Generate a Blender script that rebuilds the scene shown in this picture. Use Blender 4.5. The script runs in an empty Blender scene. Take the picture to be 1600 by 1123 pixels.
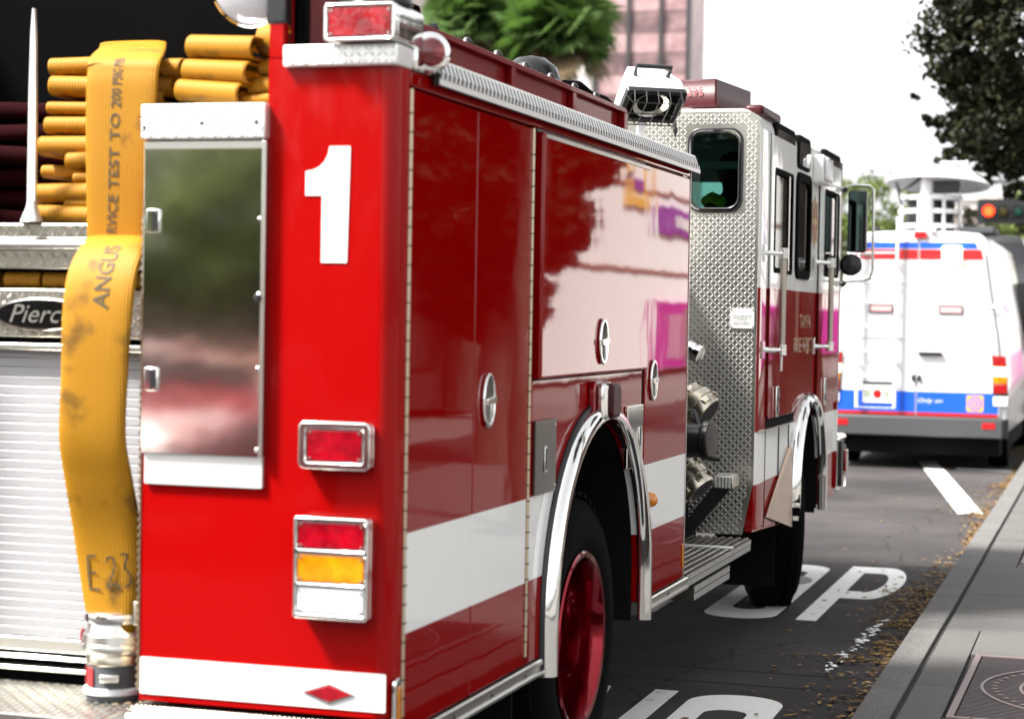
import bpy, bmesh, math, random
import numpy as np
from mathutils import Vector, Matrix
R = math.radians
random.seed(7)
rng = np.random.default_rng(7)
S = bpy.context.scene
COL = S.collection

# ------------------------------------------------------------------ camera
cam = bpy.data.cameras.new('camera'); camo = bpy.data.objects.new('camera', cam); COL.objects.link(camo); S.camera = camo
cam.sensor_width = 36.0; cam.lens = 70.0; cam.clip_start = 0.05; cam.clip_end = 3000
right = Vector((0.95392, 0.29957, 0.01699)); up = Vector((-0.02325, 0.01732, 0.99958)); fwd = Vector((-0.29915, 0.95392, -0.02349))
m = Matrix((right, up, -fwd)).transposed().to_4x4(); m.translation = Vector((1.843, -4.849, 1.70)); camo.matrix_world = m
cam.dof.use_dof = True; cam.dof.focus_distance = 8.3; cam.dof.aperture_fstop = 2.8; cam.dof.aperture_blades = 7

# ------------------------------------------------------------------ sky, sun, exposure
SUN_TO = Vector((-0.80, -0.50, 1.25)).normalized()
sun_el = math.asin(SUN_TO.z); sun_az = math.atan2(SUN_TO.x, SUN_TO.y)
W = bpy.data.worlds.new('World'); S.world = W; W.use_nodes = True
nt = W.node_tree; nt.nodes.clear()
sky = nt.nodes.new('ShaderNodeTexSky'); sky.sky_type = 'NISHITA'; sky.sun_disc = False
sky.sun_elevation = sun_el; sky.sun_rotation = sun_az % (2 * math.pi); sky.air_density = 1.0; sky.dust_density = 3.0; sky.ozone_density = 1.0
hs = nt.nodes.new('ShaderNodeHueSaturation'); hs.inputs['Saturation'].default_value = 0.08
bgn = nt.nodes.new('ShaderNodeBackground'); bgn.inputs['Strength'].default_value = 0.104
wo = nt.nodes.new('ShaderNodeOutputWorld')
nt.links.new(sky.outputs[0], hs.inputs['Color']); nt.links.new(hs.outputs[0], bgn.inputs['Color']); nt.links.new(bgn.outputs[0], wo.inputs['Surface'])
sl = bpy.data.lights.new('sun', 'SUN'); sl.energy = 3.8; sl.angle = R(10); sl.color = (1.0, 0.96, 0.9)
so = bpy.data.objects.new('sun', sl); COL.objects.link(so); so.rotation_euler = (-SUN_TO).to_track_quat('-Z', 'Y').to_euler(); so.location = SUN_TO * 60
S.view_settings.view_transform = 'Standard'; S.view_settings.look = 'None'; S.view_settings.gamma = 1; S.view_settings.use_curve_mapping = False
S.view_settings.exposure = 2.0
S.cycles.max_bounces = 8; S.cycles.transparent_max_bounces = 12; S.cycles.caustics_reflective = False; S.cycles.caustics_refractive = False

# ------------------------------------------------------------------ materials
def mat(name, col, rough=0.5, metal=0.0, coat=0.0, spec=0.5, bump=None, var=None, emit=None, coat_rough=0.03, stain=None):
    """bump=(scale, strength, dist)  var=(scale, other colour, contrast)  stain=(scale, colour, threshold)"""
    M = bpy.data.materials.new(name); M.use_nodes = True; t = M.node_tree; b = t.nodes['Principled BSDF']
    b.inputs['Base Color'].default_value = (*col, 1); b.inputs['Roughness'].default_value = rough; b.inputs['Metallic'].default_value = metal
    b.inputs['Coat Weight'].default_value = coat; b.inputs['Coat Roughness'].default_value = coat_rough; b.inputs['Specular IOR Level'].default_value = spec
    tc = t.nodes.new('ShaderNodeTexCoord')
    src = None
    if var:
        n = t.nodes.new('ShaderNodeTexNoise'); n.inputs['Scale'].default_value = var[0]; n.inputs['Detail'].default_value = 6; n.inputs['Roughness'].default_value = .65
        t.links.new(tc.outputs['Object'], n.inputs['Vector'])
        r = t.nodes.new('ShaderNodeValToRGB'); c = var[2]; r.color_ramp.elements[0].position = .5 - c; r.color_ramp.elements[1].position = .5 + c
        r.color_ramp.elements[0].color = (*col, 1); r.color_ramp.elements[1].color = (*var[1], 1)
        t.links.new(n.outputs['Fac'], r.inputs['Fac']); src = r.outputs['Color']
    if stain:
        n = t.nodes.new('ShaderNodeTexNoise'); n.inputs['Scale'].default_value = stain[0]; n.inputs['Detail'].default_value = 5
        t.links.new(tc.outputs['Object'], n.inputs['Vector'])
        r = t.nodes.new('ShaderNodeValToRGB'); r.color_ramp.elements[0].position = stain[2]; r.color_ramp.elements[1].position = stain[2] + .12
        t.links.new(n.outputs['Fac'], r.inputs['Fac'])
        mx = t.nodes.new('ShaderNodeMix'); mx.data_type = 'RGBA'
        t.links.new(r.outputs['Color'], mx.inputs['Factor'])
        if src: t.links.new(src, mx.inputs['A'])
        else: mx.inputs['A'].default_value = (*col, 1)
        mx.inputs['B'].default_value = (*stain[1], 1); src = mx.outputs['Result']
    if src: t.links.new(src, b.inputs['Base Color'])
    if bump:
        n = t.nodes.new('ShaderNodeTexNoise'); n.inputs['Scale'].default_value = bump[0]; n.inputs['Detail'].default_value = 3 if bump[0] < 20 else 5
        t.links.new(tc.outputs['Object'], n.inputs['Vector'])
        bp = t.nodes.new('ShaderNodeBump'); bp.inputs['Strength'].default_value = bump[1]; bp.inputs['Distance'].default_value = bump[2]
        t.links.new(n.outputs['Fac'], bp.inputs['Height']); t.links.new(bp.outputs[0], b.inputs['Normal'])
        if coat: t.links.new(bp.outputs[0], b.inputs['Coat Normal'])
    if emit:
        b.inputs['Emission Color'].default_value = (*emit[0], 1); b.inputs['Emission Strength'].default_value = emit[1]
    return M

RED = (0.23, 0.0002, 0.0006); WHT = (0.80, 0.80, 0.78)
def livery(name, bands, base=RED, bump=(1.3, .14, .012)):
    """red coach paint with flat white print between the heights in bands"""
    M = mat(name, base, rough=.4, spec=.0, coat=.75, bump=bump); t = M.node_tree; b = t.nodes['Principled BSDF']
    tc = t.nodes.new('ShaderNodeTexCoord'); sp = t.nodes.new('ShaderNodeSeparateXYZ'); t.links.new(tc.outputs['Object'], sp.inputs[0])
    acc = None
    for z0, z1 in bands:
        a = t.nodes.new('ShaderNodeMath'); a.operation = 'GREATER_THAN'; a.inputs[1].default_value = z0; t.links.new(sp.outputs['Z'], a.inputs[0])
        c = t.nodes.new('ShaderNodeMath'); c.operation = 'LESS_THAN'; c.inputs[1].default_value = z1; t.links.new(sp.outputs['Z'], c.inputs[0])
        d = t.nodes.new('ShaderNodeMath'); d.operation = 'MULTIPLY'; t.links.new(a.outputs[0], d.inputs[0]); t.links.new(c.outputs[0], d.inputs[1])
        if acc:
            e = t.nodes.new('ShaderNodeMath'); e.operation = 'MAXIMUM'; t.links.new(acc, e.inputs[0]); t.links.new(d.outputs[0], e.inputs[1]); acc = e.outputs[0]
        else: acc = d.outputs[0]
    mx = t.nodes.new('ShaderNodeMix'); mx.data_type = 'RGBA'; mx.inputs['A'].default_value = (*base, 1); mx.inputs['B'].default_value = (*WHT, 1)
    t.links.new(acc, mx.inputs['Factor']); t.links.new(mx.outputs['Result'], b.inputs['Base Color'])
    return M

def glass(name, tint, ior=1.45):
    M = bpy.data.materials.new(name); M.use_nodes = True; t = M.node_tree; t.nodes.clear()
    o = t.nodes.new('ShaderNodeOutputMaterial'); tr = t.nodes.new('ShaderNodeBsdfTransparent'); tr.inputs['Color'].default_value = (*tint, 1)
    gl = t.nodes.new('ShaderNodeBsdfGlossy'); gl.inputs['Roughness'].default_value = .02
    fr = t.nodes.new('ShaderNodeFresnel'); fr.inputs['IOR'].default_value = ior
    mx = t.nodes.new('ShaderNodeMixShader'); t.links.new(fr.outputs[0], mx.inputs[0]); t.links.new(tr.outputs[0], mx.inputs[1]); t.links.new(gl.outputs[0], mx.inputs[2])
    t.links.new(mx.outputs[0], o.inputs['Surface'])
    return M

def ribbed(name, col, freq, strength, dist, rough=.6, stain=None, axis='X'):
    M = mat(name, col, rough=rough, spec=.3, stain=stain); t = M.node_tree; b = t.nodes['Principled BSDF']
    tc = t.nodes.new('ShaderNodeTexCoord'); w = t.nodes.new('ShaderNodeTexWave'); w.bands_direction = axis; w.inputs['Scale'].default_value = freq; w.inputs['Distortion'].default_value = .15
    w.inputs['Detail'].default_value = 0
    t.links.new(tc.outputs['Object'], w.inputs['Vector'])
    bp = t.nodes.new('ShaderNodeBump'); bp.inputs['Strength'].default_value = strength; bp.inputs['Distance'].default_value = dist
    t.links.new(w.outputs['Fac'], bp.inputs['Height']); t.links.new(bp.outputs[0], b.inputs['Normal'])
    return M

M_rear = mat('red_coach_paint', (0.29, 0.0001, 0.0002), rough=.5, spec=.04, coat=.30, coat_rough=.05, bump=(2.2, .12, .008))
M_side = livery('red_side_paint', [(0.84, 1.108)])
M_cab = livery('cab_two_tone_paint', [(0.84, 1.108), (1.85, 9)], bump=(1.1, .2, .01))
M_plainred = mat('red_darkened_for_shade', (0.16, 0.0006, 0.0012), rough=.4, spec=.1, coat=.15)  # body red darkened: shade on the hose bed walls put into the colour
M_gasket = mat('window_gasket', (0.003, 0.003, 0.003), rough=.85, spec=.04)
M_bowl = mat('steel_dark_reflection_tint', (.16, .155, .14), rough=.3, metal=1)  # darkened base: recess shade and dark reflection put into the colour
M_sideglass = glass('dark_teal_glass', (0.13, 0.30, 0.28), 1.18)
M_flare = mat('steel_warm_reflection_tint', (.50, .36, .27), rough=.18, metal=1, bump=(7, .2, .02))  # orange-brown reflection on the chrome flare put into the base colour
M_white = mat('white_print', (0.74, 0.74, 0.73), rough=.35, spec=.4)
M_chrome = mat('chrome', (0.82, 0.82, 0.80), rough=.06, metal=1, bump=(6, .08, .01))
M_alu = mat('aluminium', (0.68, 0.67, 0.63), rough=.28, metal=1, bump=(160, .12, .002))
M_tread = mat('diamond_aluminium', (0.62, 0.605, 0.56), rough=.27, metal=1, var=(3, (0.46, 0.44, 0.38), .25), bump=(90, .1, .002))
M_treadW = mat('bright_diamond_aluminium', (0.88, 0.88, 0.87), rough=.38, metal=.7, bump=(90, .1, .002))
M_mirror = mat('polished_steel', (0.80, 0.80, 0.75), rough=.07, metal=1, bump=(2.2, .07, .02), var=(7, (0.60, 0.60, 0.54), .2))
M_black = mat('black_plastic', (0.012, 0.012, 0.013), rough=.35)
M_void = mat('undercarriage_black', (0.006, 0.006, 0.006), rough=.9, spec=.1)
M_rub = mat('tyre_rubber', (0.0028, 0.0028, 0.0028), rough=.85, spec=.06, bump=(60, .2, .003))
M_redlens = mat('red_lens', (0.36, 0.0, 0.008), rough=.12, coat=.8, bump=(9, .35, .012), var=(13, (0.12, 0.0, 0.004), .16))  # depth highlights of the lens put into the colour as mottle
M_redbar = mat('dark_red_lens_bar', (0.035, 0.0, 0.002), rough=.4, spec=.25)
M_amber = mat('amber_lens', (0.75, 0.26, 0.0), rough=.12, coat=1, var=(18, (0.45, 0.12, 0.0), .2))
M_clear = mat('clear_lens', (0.70, 0.70, 0.72), rough=.1, coat=1, bump=(40, .2, .004))
M_hose = ribbed('yellow_hose_jacket', (0.34, 0.155, 0.0015), 38, .5, .0022, stain=(6.5, (0.075, 0.036, 0.003), .55))
M_hoseD = ribbed('folded_hose_jacket', (0.33, 0.145, 0.0015), 34, .5, .003, stain=(9, (0.10, 0.048, 0.003), .55))
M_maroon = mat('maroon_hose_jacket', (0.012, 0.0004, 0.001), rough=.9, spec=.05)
M_print = mat('black_stencil_print', (0.02, 0.018, 0.02), rough=.7, var=(40, (0.12, 0.075, 0.01), .3))
M_slat = mat('white_shutter_slat', (0.40, 0.40, 0.415), rough=.35, metal=.2)
M_wheelred = mat('wheel_red_paint', (0.22, 0.0, 0.008), rough=.16, coat=.5, metal=.9, spec=.2)
M_gold = mat('gold_leaf', (0.30, 0.18, 0.025), rough=.4, metal=.5)
M_brass = mat('hinge_steel', (0.55, 0.45, 0.33), rough=.35, metal=1)
M_brassdk = mat('bronze_coupling', (0.56, 0.51, 0.42), rough=.28, metal=1)
M_glass = glass('teal_window_glass', (0.60, 0.80, 0.76))
M_dkglass = mat('dark_tinted_glass', (0.012, 0.014, 0.014), rough=.04, coat=1)
M_vinyl = mat('black_vinyl_cover', (0.0018, 0.0018, 0.002), rough=.9, spec=.03)
M_grey = mat('grey_interior', (0.06, 0.065, 0.07), rough=.7)
M_rail = mat('knurled_grab_rail', (0.42, 0.37, 0.32), rough=.45, metal=.8, bump=(220, .4, .003))

# ------------------------------------------------------------------ mesh builder
class MB:
    def __init__(s): s.v = []; s.f = []; s.mi = []
    def add(s, vs, fs, mi=0):
        o = len(s.v); s.v += [tuple(v) for v in vs]; s.f += [tuple(i + o for i in f) for f in fs]; s.mi += [mi] * len(fs)
        return s
    def box(s, x0, x1, y0, y1, z0, z1, mi=0):
        v = [(x, y, z) for z in (z0, z1) for y in (y0, y1) for x in (x0, x1)]
        return s.add(v, [(0, 2, 3, 1), (4, 5, 7, 6), (0, 1, 5, 4), (2, 6, 7, 3), (0, 4, 6, 2), (1, 3, 7, 5)], mi)
    def obox(s, c, ax, ay, az, mi=0):
        """oriented box: centre and three half-axis vectors"""
        c = Vector(c); ax = Vector(ax); ay = Vector(ay); az = Vector(az)
        v = [c + ax * i + ay * j + az * k for k in (-1, 1) for j in (-1, 1) for i in (-1, 1)]
        return s.add(v, [(0, 2, 3, 1), (4, 5, 7, 6), (0, 1, 5, 4), (2, 6, 7, 3), (0, 4, 6, 2), (1, 3, 7, 5)], mi)
    def prism(s, pts, axis, a0, a1, mi=0):
        n = len(pts); mk = {'x': lambda p, a: (a, p[0], p[1]), 'y': lambda p, a: (p[0], a, p[1]), 'z': lambda p, a: (p[0], p[1], a)}[axis]
        v = [mk(p, a0) for p in pts] + [mk(p, a1) for p in pts]
        f = [tuple(range(n)), tuple(range(2 * n - 1, n - 1, -1))] + [(i, (i + 1) % n, n + (i + 1) % n, n + i) for i in range(n)]
        return s.add(v, f, mi)
    def plate(s, outer, holes, axis, a0, a1, mi=0):
        bm = bmesh.new(); loops = []
        for lp in [outer] + holes:
            vs = [bm.verts.new((p[0], p[1], 0)) for p in lp]
            for i in range(len(vs)): bm.edges.new((vs[i], vs[(i + 1) % len(vs)]))
            loops.append(len(vs))
        bmesh.ops.triangle_fill(bm, use_beauty=True, use_dissolve=False, edges=bm.edges[:])
        bm.verts.index_update()
        P = [(v.co.x, v.co.y) for v in bm.verts]; T = [tuple(v.index for v in f.verts) for f in bm.faces]; bm.free()
        mk = {'x': lambda p, a: (a, p[0], p[1]), 'y': lambda p, a: (p[0], a, p[1]), 'z': lambda p, a: (p[0], p[1], a)}[axis]
        n = len(P); v = [mk(p, a0) for p in P] + [mk(p, a1) for p in P]
        f = T + [tuple(i + n for i in reversed(t)) for t in T]; o = 0
        for L in loops:
            f += [(o + i, o + (i + 1) % L, n + o + (i + 1) % L, n + o + i) for i in range(L)]; o += L
        return s.add(v, f, mi)
    def loft(s, rings, mi=0, cap=True, closed=True):
        n = len(rings[0]); v = [p for r in rings for p in r]; f = []
        for k in range(len(rings) - 1):
            for i in range(n if closed else n - 1):
                a = k * n + i; b = k * n + (i + 1) % n; f.append((a, b, b + n, a + n))
        if cap and closed: f += [tuple(range(n - 1, -1, -1)), tuple(range((len(rings) - 1) * n, len(rings) * n))]
        return s.add(v, f, mi)
    def tube(s, path, r, n=8, mi=0, flat=1.0):
        path = [Vector(p) for p in path]; rr = r if isinstance(r, (list, tuple)) else [r] * len(path); rings = []
        prev = None
        for i, p in enumerate(path):
            d = (path[min(i + 1, len(path) - 1)] - path[max(i - 1, 0)]).normalized()
            if prev is None:
                ref = Vector((0, 0, 1)) if abs(d.z) < .9 else Vector((1, 0, 0)); a = d.cross(ref).normalized()
            else: a = (prev - d * prev.dot(d)).normalized()
            b = d.cross(a); prev = a
            rings.append([p + (a * math.cos(2 * math.pi * k / n) + b * math.sin(2 * math.pi * k / n) * flat) * rr[i] for k in range(n)])
        return s.loft(rings, mi)
    def lathe(s, prof, o, ax, n=24, mi=0, cap=True):
        """prof: (radius, distance along axis)"""
        o = Vector(o); ax = Vector(ax).normalized(); ref = Vector((0, 0, 1)) if abs(ax.z) < .9 else Vector((0, 1, 0))
        a = ax.cross(ref).normalized(); b = ax.cross(a)
        rings = [[o + ax * t + (a * math.cos(2 * math.pi * k / n) + b * math.sin(2 * math.pi * k / n)) * max(r, 1e-4) for k in range(n)] for r, t in prof]
        return s.loft(rings, mi, cap)
    def tread(s, o, U, V, u1, v1, pitch=.036, L=.026, w=.008, h=.0022, mi=0, inside=None):
        """raised lozenges of a diamond plate over the rectangle o + u U + v V"""
        o = Vector(o); U = Vector(U); V = Vector(V); N = U.cross(V)
        nu = int(u1 / pitch); nv = int(v1 / pitch)
        for i in range(nu):
            for j in range(nv):
                cu = (i + .5) * u1 / nu; cv = (j + .5) * v1 / nv
                if inside and not inside(cu, cv): continue
                sg = 1 if (i + j) % 2 else -1
                du = (U + V * sg) * .7071; dv = (V * sg - U) * .7071 * sg; c = o + U * cu + V * cv
                dv = N.cross(du)
                v = [c - du * L / 2, c + dv * w / 2, c + du * L / 2, c - dv * w / 2, c - du * L * .3 + N * h, c + du * L * .3 + N * h]
                s.add(v, [(0, 4, 1), (1, 4, 5, 2), (2, 5, 3), (3, 5, 4, 0)], mi)
        return s
    def build(s, name, mats, parent=None, bevel=0, smooth=35, kind=None, label=None, seg=2, recalc=True):
        me = bpy.data.meshes.new(name); me.from_pydata(s.v, [], s.f)
        if not isinstance(mats, (list, tuple)): mats = [mats]
        for x in mats: me.materials.append(x)
        if len(mats) > 1: me.polygons.foreach_set('material_index', s.mi)
        if recalc:
            bm = bmesh.new(); bm.from_mesh(me); bmesh.ops.recalc_face_normals(bm, faces=bm.faces[:]); bm.to_mesh(me); bm.free()
        if smooth:
            me.polygons.foreach_set('use_smooth', [True] * len(me.polygons)); me.set_sharp_from_angle(angle=R(smooth))
        ob = bpy.data.objects.new(name, me); COL.objects.link(ob)
        if parent: ob.parent = parent
        if bevel:
            b = ob.modifiers.new('bevel', 'BEVEL'); b.width = bevel; b.segments = seg; b.limit_method = 'ANGLE'; b.angle_limit = R(40)
        if kind: ob['kind'] = kind
        if label: ob['label'] = label
        return ob

def thing(name, label, cat, loc=(0, 0, 0), group=None, rz=0):
    o = bpy.data.objects.new(name, None); COL.objects.link(o); o.location = loc; o.rotation_euler = (0, 0, rz); o.empty_display_size = .3
    o['label'] = label; o['category'] = cat
    if group: o['group'] = group
    return o
def tag(o, label, cat, group=None):
    o['label'] = label; o['category'] = cat
    if group: o['group'] = group
    return o
def copy_of(o, parent=None, loc=None):
    c = o.copy(); COL.objects.link(c)
    if parent: c.parent = parent
    if loc is not None: c.location = loc
    return c
def rr(a0, a1, b0, b1, r, n=5):
    """rounded rectangle loop"""
    P = []
    for cx, cy, t in ((a1 - r, b1 - r, 0), (a0 + r, b1 - r, 90), (a0 + r, b0 + r, 180), (a1 - r, b0 + r, 270)):
        for k in range(n + 1):
            a = R(t + 90 * k / n); P.append((cx + r * math.cos(a), cy + r * math.sin(a)))
    return P
def ell(cx, cy, rx, ry, n=28): return [(cx + rx * math.cos(2 * math.pi * k / n), cy + ry * math.sin(2 * math.pi * k / n)) for k in range(n)]
_fc = {}
def text(s, h, width=None, shear=0, spacing=1.0, bold=0):
    """flat triangles of a word: cap height h; origin at the lower left"""
    c = bpy.data.curves.new('word', 'FONT'); c.body = s; c.size = 1; c.shear = shear; c.space_character = spacing; c.resolution_u = 3; c.offset = bold
    o = bpy.data.objects.new('word', c); COL.objects.link(o)
    me = bpy.data.meshes.new_from_object(o.evaluated_get(bpy.context.evaluated_depsgraph_get()))
    V = [(v.co.x, v.co.y) for v in me.vertices]; F = [tuple(p.vertices) for p in me.polygons]
    bpy.data.objects.remove(o); bpy.data.curves.remove(c); bpy.data.meshes.remove(me)
    x0 = min(v[0] for v in V); x1 = max(v[0] for v in V); y0 = min(v[1] for v in V); y1 = max(v[1] for v in V)
    k = h / (y1 - y0); kx = (width / (x1 - x0)) if width else k
    return [((v[0] - x0) * kx, (v[1] - y0) * k) for v in V], F
def word(s, h, fn, matl, name, parent, width=None, shear=0, spacing=1.0, thick=0):
    V, F = text(s, h, width, shear, spacing); mb = MB(); mb.add([fn(*v) for v in V], F)
    return mb.build(name, matl, parent, smooth=0, recalc=False)
def cut_word(V, F, step, dirn=0):
    """slice flat text so that it can follow a curved surface"""
    bm = bmesh.new(); vs = [bm.verts.new((a, b, 0)) for a, b in V]
    for f in F:
        try: bm.faces.new([vs[i] for i in f])
        except ValueError: pass
    lo = min(v[dirn] for v in V); hi = max(v[dirn] for v in V); t = lo + step
    while t < hi:
        co = [0, 0, 0]; no = [0, 0, 0]; co[dirn] = t; no[dirn] = 1
        bmesh.ops.bisect_plane(bm, geom=bm.verts[:] + bm.edges[:] + bm.faces[:], plane_co=co, plane_no=no); t += step
    bm.verts.index_update(); P = [(v.co.x, v.co.y) for v in bm.verts]; Q = [tuple(v.index for v in f.verts) for f in bm.faces]; bm.free()
    return P, Q
# ------------------------------------------------------------------ ground, road, kerb, pavement
def ground_mat(name, c0, c1, sc, rough=.9, bump=(300, .4, .004), crack=None):
    M = mat(name, c0, rough=rough, spec=.25, var=(sc, c1, .28), bump=bump); t = M.node_tree; b = t.nodes['Principled BSDF']
    tc = t.nodes.new('ShaderNodeTexCoord')
    n = t.nodes.new('ShaderNodeTexNoise'); n.inputs['Scale'].default_value = 170; n.inputs['Detail'].default_value = 2; t.links.new(tc.outputs['Object'], n.inputs['Vector'])
    r = t.nodes.new('ShaderNodeMapRange'); r.inputs['From Min'].default_value = .3; r.inputs['From Max'].default_value = .7; r.inputs['To Min'].default_value = .45; r.inputs['To Max'].default_value = 1.5
    t.links.new(n.outputs['Fac'], r.inputs['Value'])
    mx = t.nodes.new('ShaderNodeMix'); mx.data_type = 'RGBA'; mx.blend_type = 'MULTIPLY'; mx.inputs['Factor'].default_value = 1
    l = b.inputs['Base Color'].links[0].from_socket; t.links.new(l, mx.inputs['A']); t.links.new(r.outputs[0], mx.inputs['B']); t.links.new(mx.outputs['Result'], b.inputs['Base Color'])
    if crack:
        v = t.nodes.new('ShaderNodeTexVoronoi'); v.feature = 'DISTANCE_TO_EDGE'; v.inputs['Scale'].default_value = crack
        n2 = t.nodes.new('ShaderNodeTexNoise'); n2.inputs['Scale'].default_value = 1.7; n2.inputs['Detail'].default_value = 6; t.links.new(tc.outputs['Object'], n2.inputs['Vector'])
        ad = t.nodes.new('ShaderNodeMixRGB'); ad.blend_type = 'ADD'; ad.inputs[0].default_value = .55; t.links.new(tc.outputs['Object'], ad.inputs[1]); t.links.new(n2.outputs['Color'], ad.inputs[2]); t.links.new(ad.outputs[0], v.inputs['Vector'])
        cr = t.nodes.new('ShaderNodeMapRange'); cr.inputs['From Min'].default_value = .002; cr.inputs['From Max'].default_value = .007; cr.inputs['To Min'].default_value = .35; cr.inputs['To Max'].default_value = 1; t.links.new(v.outputs['Distance'], cr.inputs['Value'])
        m3 = t.nodes.new('ShaderNodeMix'); m3.data_type = 'RGBA'; m3.blend_type = 'MULTIPLY'; m3.inputs['Factor'].default_value = 1; t.links.new(mx.outputs['Result'], m3.inputs['A']); t.links.new(cr.outputs[0], m3.inputs['B'])
        n4 = t.nodes.new('ShaderNodeTexNoise'); n4.inputs['Scale'].default_value = .55; n4.inputs['Detail'].default_value = 4; t.links.new(tc.outputs['Object'], n4.inputs['Vector'])
        r4 = t.nodes.new('ShaderNodeMapRange'); r4.inputs['From Min'].default_value = .35; r4.inputs['From Max'].default_value = .65; r4.inputs['To Min'].default_value = .62; r4.inputs['To Max'].default_value = 1.25; t.links.new(n4.outputs['Fac'], r4.inputs['Value'])
        m4 = t.nodes.new('ShaderNodeMix'); m4.data_type = 'RGBA'; m4.blend_type = 'MULTIPLY'; m4.inputs['Factor'].default_value = 1; t.links.new(m3.outputs['Result'], m4.inputs['A']); t.links.new(r4.outputs[0], m4.inputs['B'])
        t.links.new(m4.outputs['Result'], b.inputs['Base Color'])
    return M
M_asph = ground_mat('asphalt', (0.022, 0.0195, 0.0198), (0.052, 0.047, 0.048), .9, crack=.55)
M_ground = mat('far_ground', (0.10, 0.095, 0.09), rough=.95, var=(.2, (0.14, 0.13, 0.12), .3))
M_slab = ground_mat('granite_paving', (0.070, 0.068, 0.066), (0.105, 0.102, 0.098), 3.2, rough=.8)
M_slab2 = ground_mat('granite_paving_darker', (0.070, 0.068, 0.066), (0.105, 0.102, 0.098), 2.6, rough=.8)
M_kerb = ground_mat('granite_kerb', (0.085, 0.083, 0.08), (0.125, 0.122, 0.118), 4, rough=.8)
M_joint = mat('dirty_joint', (0.012, 0.011, 0.010), rough=.95)
M_mark = mat('worn_road_paint', (0.78, 0.78, 0.75), rough=.7, stain=(14, (0.16, 0.15, 0.14), .63), bump=(200, .3, .003))
M_iron = mat('cast_iron', (0.045, 0.033, 0.036), rough=.5, metal=.6, bump=(120, .2, .002))
M_ironl = mat('worn_cast_iron', (0.19, 0.145, 0.145), rough=.45, metal=.6)

g = MB().add([(-600, -200, 0), (600, -200, 0), (600, 1500, 0), (-600, 1500, 0)], [(0, 1, 2, 3)]).build('ground', M_ground, smooth=0, kind='structure'); g.location.z = -.03
road = MB().add([(-13, -60, 0), (1.6, -60, 0), (.6, 240, 0), (-13, 240, 0)], [(0, 1, 2, 3)]).build('road', M_asph, smooth=0, kind='structure')
for yy in (4.62, 4.27):
    MB().add([(-3, yy - .012, .002), (.79, yy - .05, .002), (.79, yy - .03, .002), (-3, yy + .012, .002)], [(0, 1, 2, 3)]).build('pavement_joint', M_joint, road, smooth=0)
KX, KA = .842, .0091      # kerb line x = KX - KA*y
pav = MB().box(.115, 5.6, -14, 70, -.1, .132).build('sidewalk', M_joint, smooth=0, kind='structure'); pav.location = (KX, 0, 0); pav.rotation_euler = (0, 0, KA)
kerb = MB().box(.012, .138, -14, 70, -.1, .140).build('kerb', M_joint, smooth=0, kind='structure'); kerb.location = (KX, 0, 0); kerb.rotation_euler = (0, 0, KA)
kst = []
y = -13.65; k = 0
while y < 69:
    L = 2.4
    if k == 0:
        o = MB().box(0, .142, .004, L - .004, -.08, .150).build('kerb_stone', M_kerb, kerb, bevel=.006, smooth=0); proto = o
    else: o = copy_of(proto)
    o.location = (random.uniform(-.002, .002), y, random.uniform(-.002, .001)); y += L; k += 1
# paving slabs: rows along the street, running bond; joints recessed
G = [(1.15, 2.65, 3.05, 4.62), (1.15, 2.65, 8.30, 9.70)]          # tree grates (x0,x1,y0,y1) in world, close enough to the kerb frame
shapes = {}
y = -7.55; row = 0
while y < 40:
    dy = .80 if row % 3 else .55
    x = .163; xs = [1.35, 1.35, 1.2] if row % 2 else [.70, 1.35, 1.35, .5]
    for i, wx in enumerate(xs):
        x0, x1 = x, x + wx; x += wx
        wx0 = KX + x0 - KA * y; wx1 = KX + x1 - KA * y
        parts = [(x0, x1, y, y + dy)]
        for (a, b, c, d) in G:
            a -= KX - KA * c; b -= KX - KA * c; np_ = []
            for (p, q, r_, s_) in parts:
                if q <= a or p >= b or s_ <= c or r_ >= d: np_.append((p, q, r_, s_)); continue
                if p < a: np_.append((p, a, r_, s_))
                if q > b: np_.append((b, q, r_, s_))
                if r_ < c: np_.append((max(p, a), min(q, b), r_, c))
                if s_ > d: np_.append((max(p, a), min(q, b), d, s_))
            parts = np_
        for (p, q, r_, s_) in parts:
            if q - p < .04 or s_ - r_ < .04: continue
            key = (round(q - p, 2), round(s_ - r_, 2), (row + i) % 3 == 0)
            if key not in shapes:
                shapes[key] = o = MB().box(0.003, q - p - .003, .003, s_ - r_ - .003, -.05, 0).build('paving_slab', M_slab2 if key[2] else M_slab, pav, bevel=.003, smooth=0)
            else: o = copy_of(shapes[key])
            o.location = (p, r_, .149 + random.uniform(-.002, .0015))
    y += dy; row += 1

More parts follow.
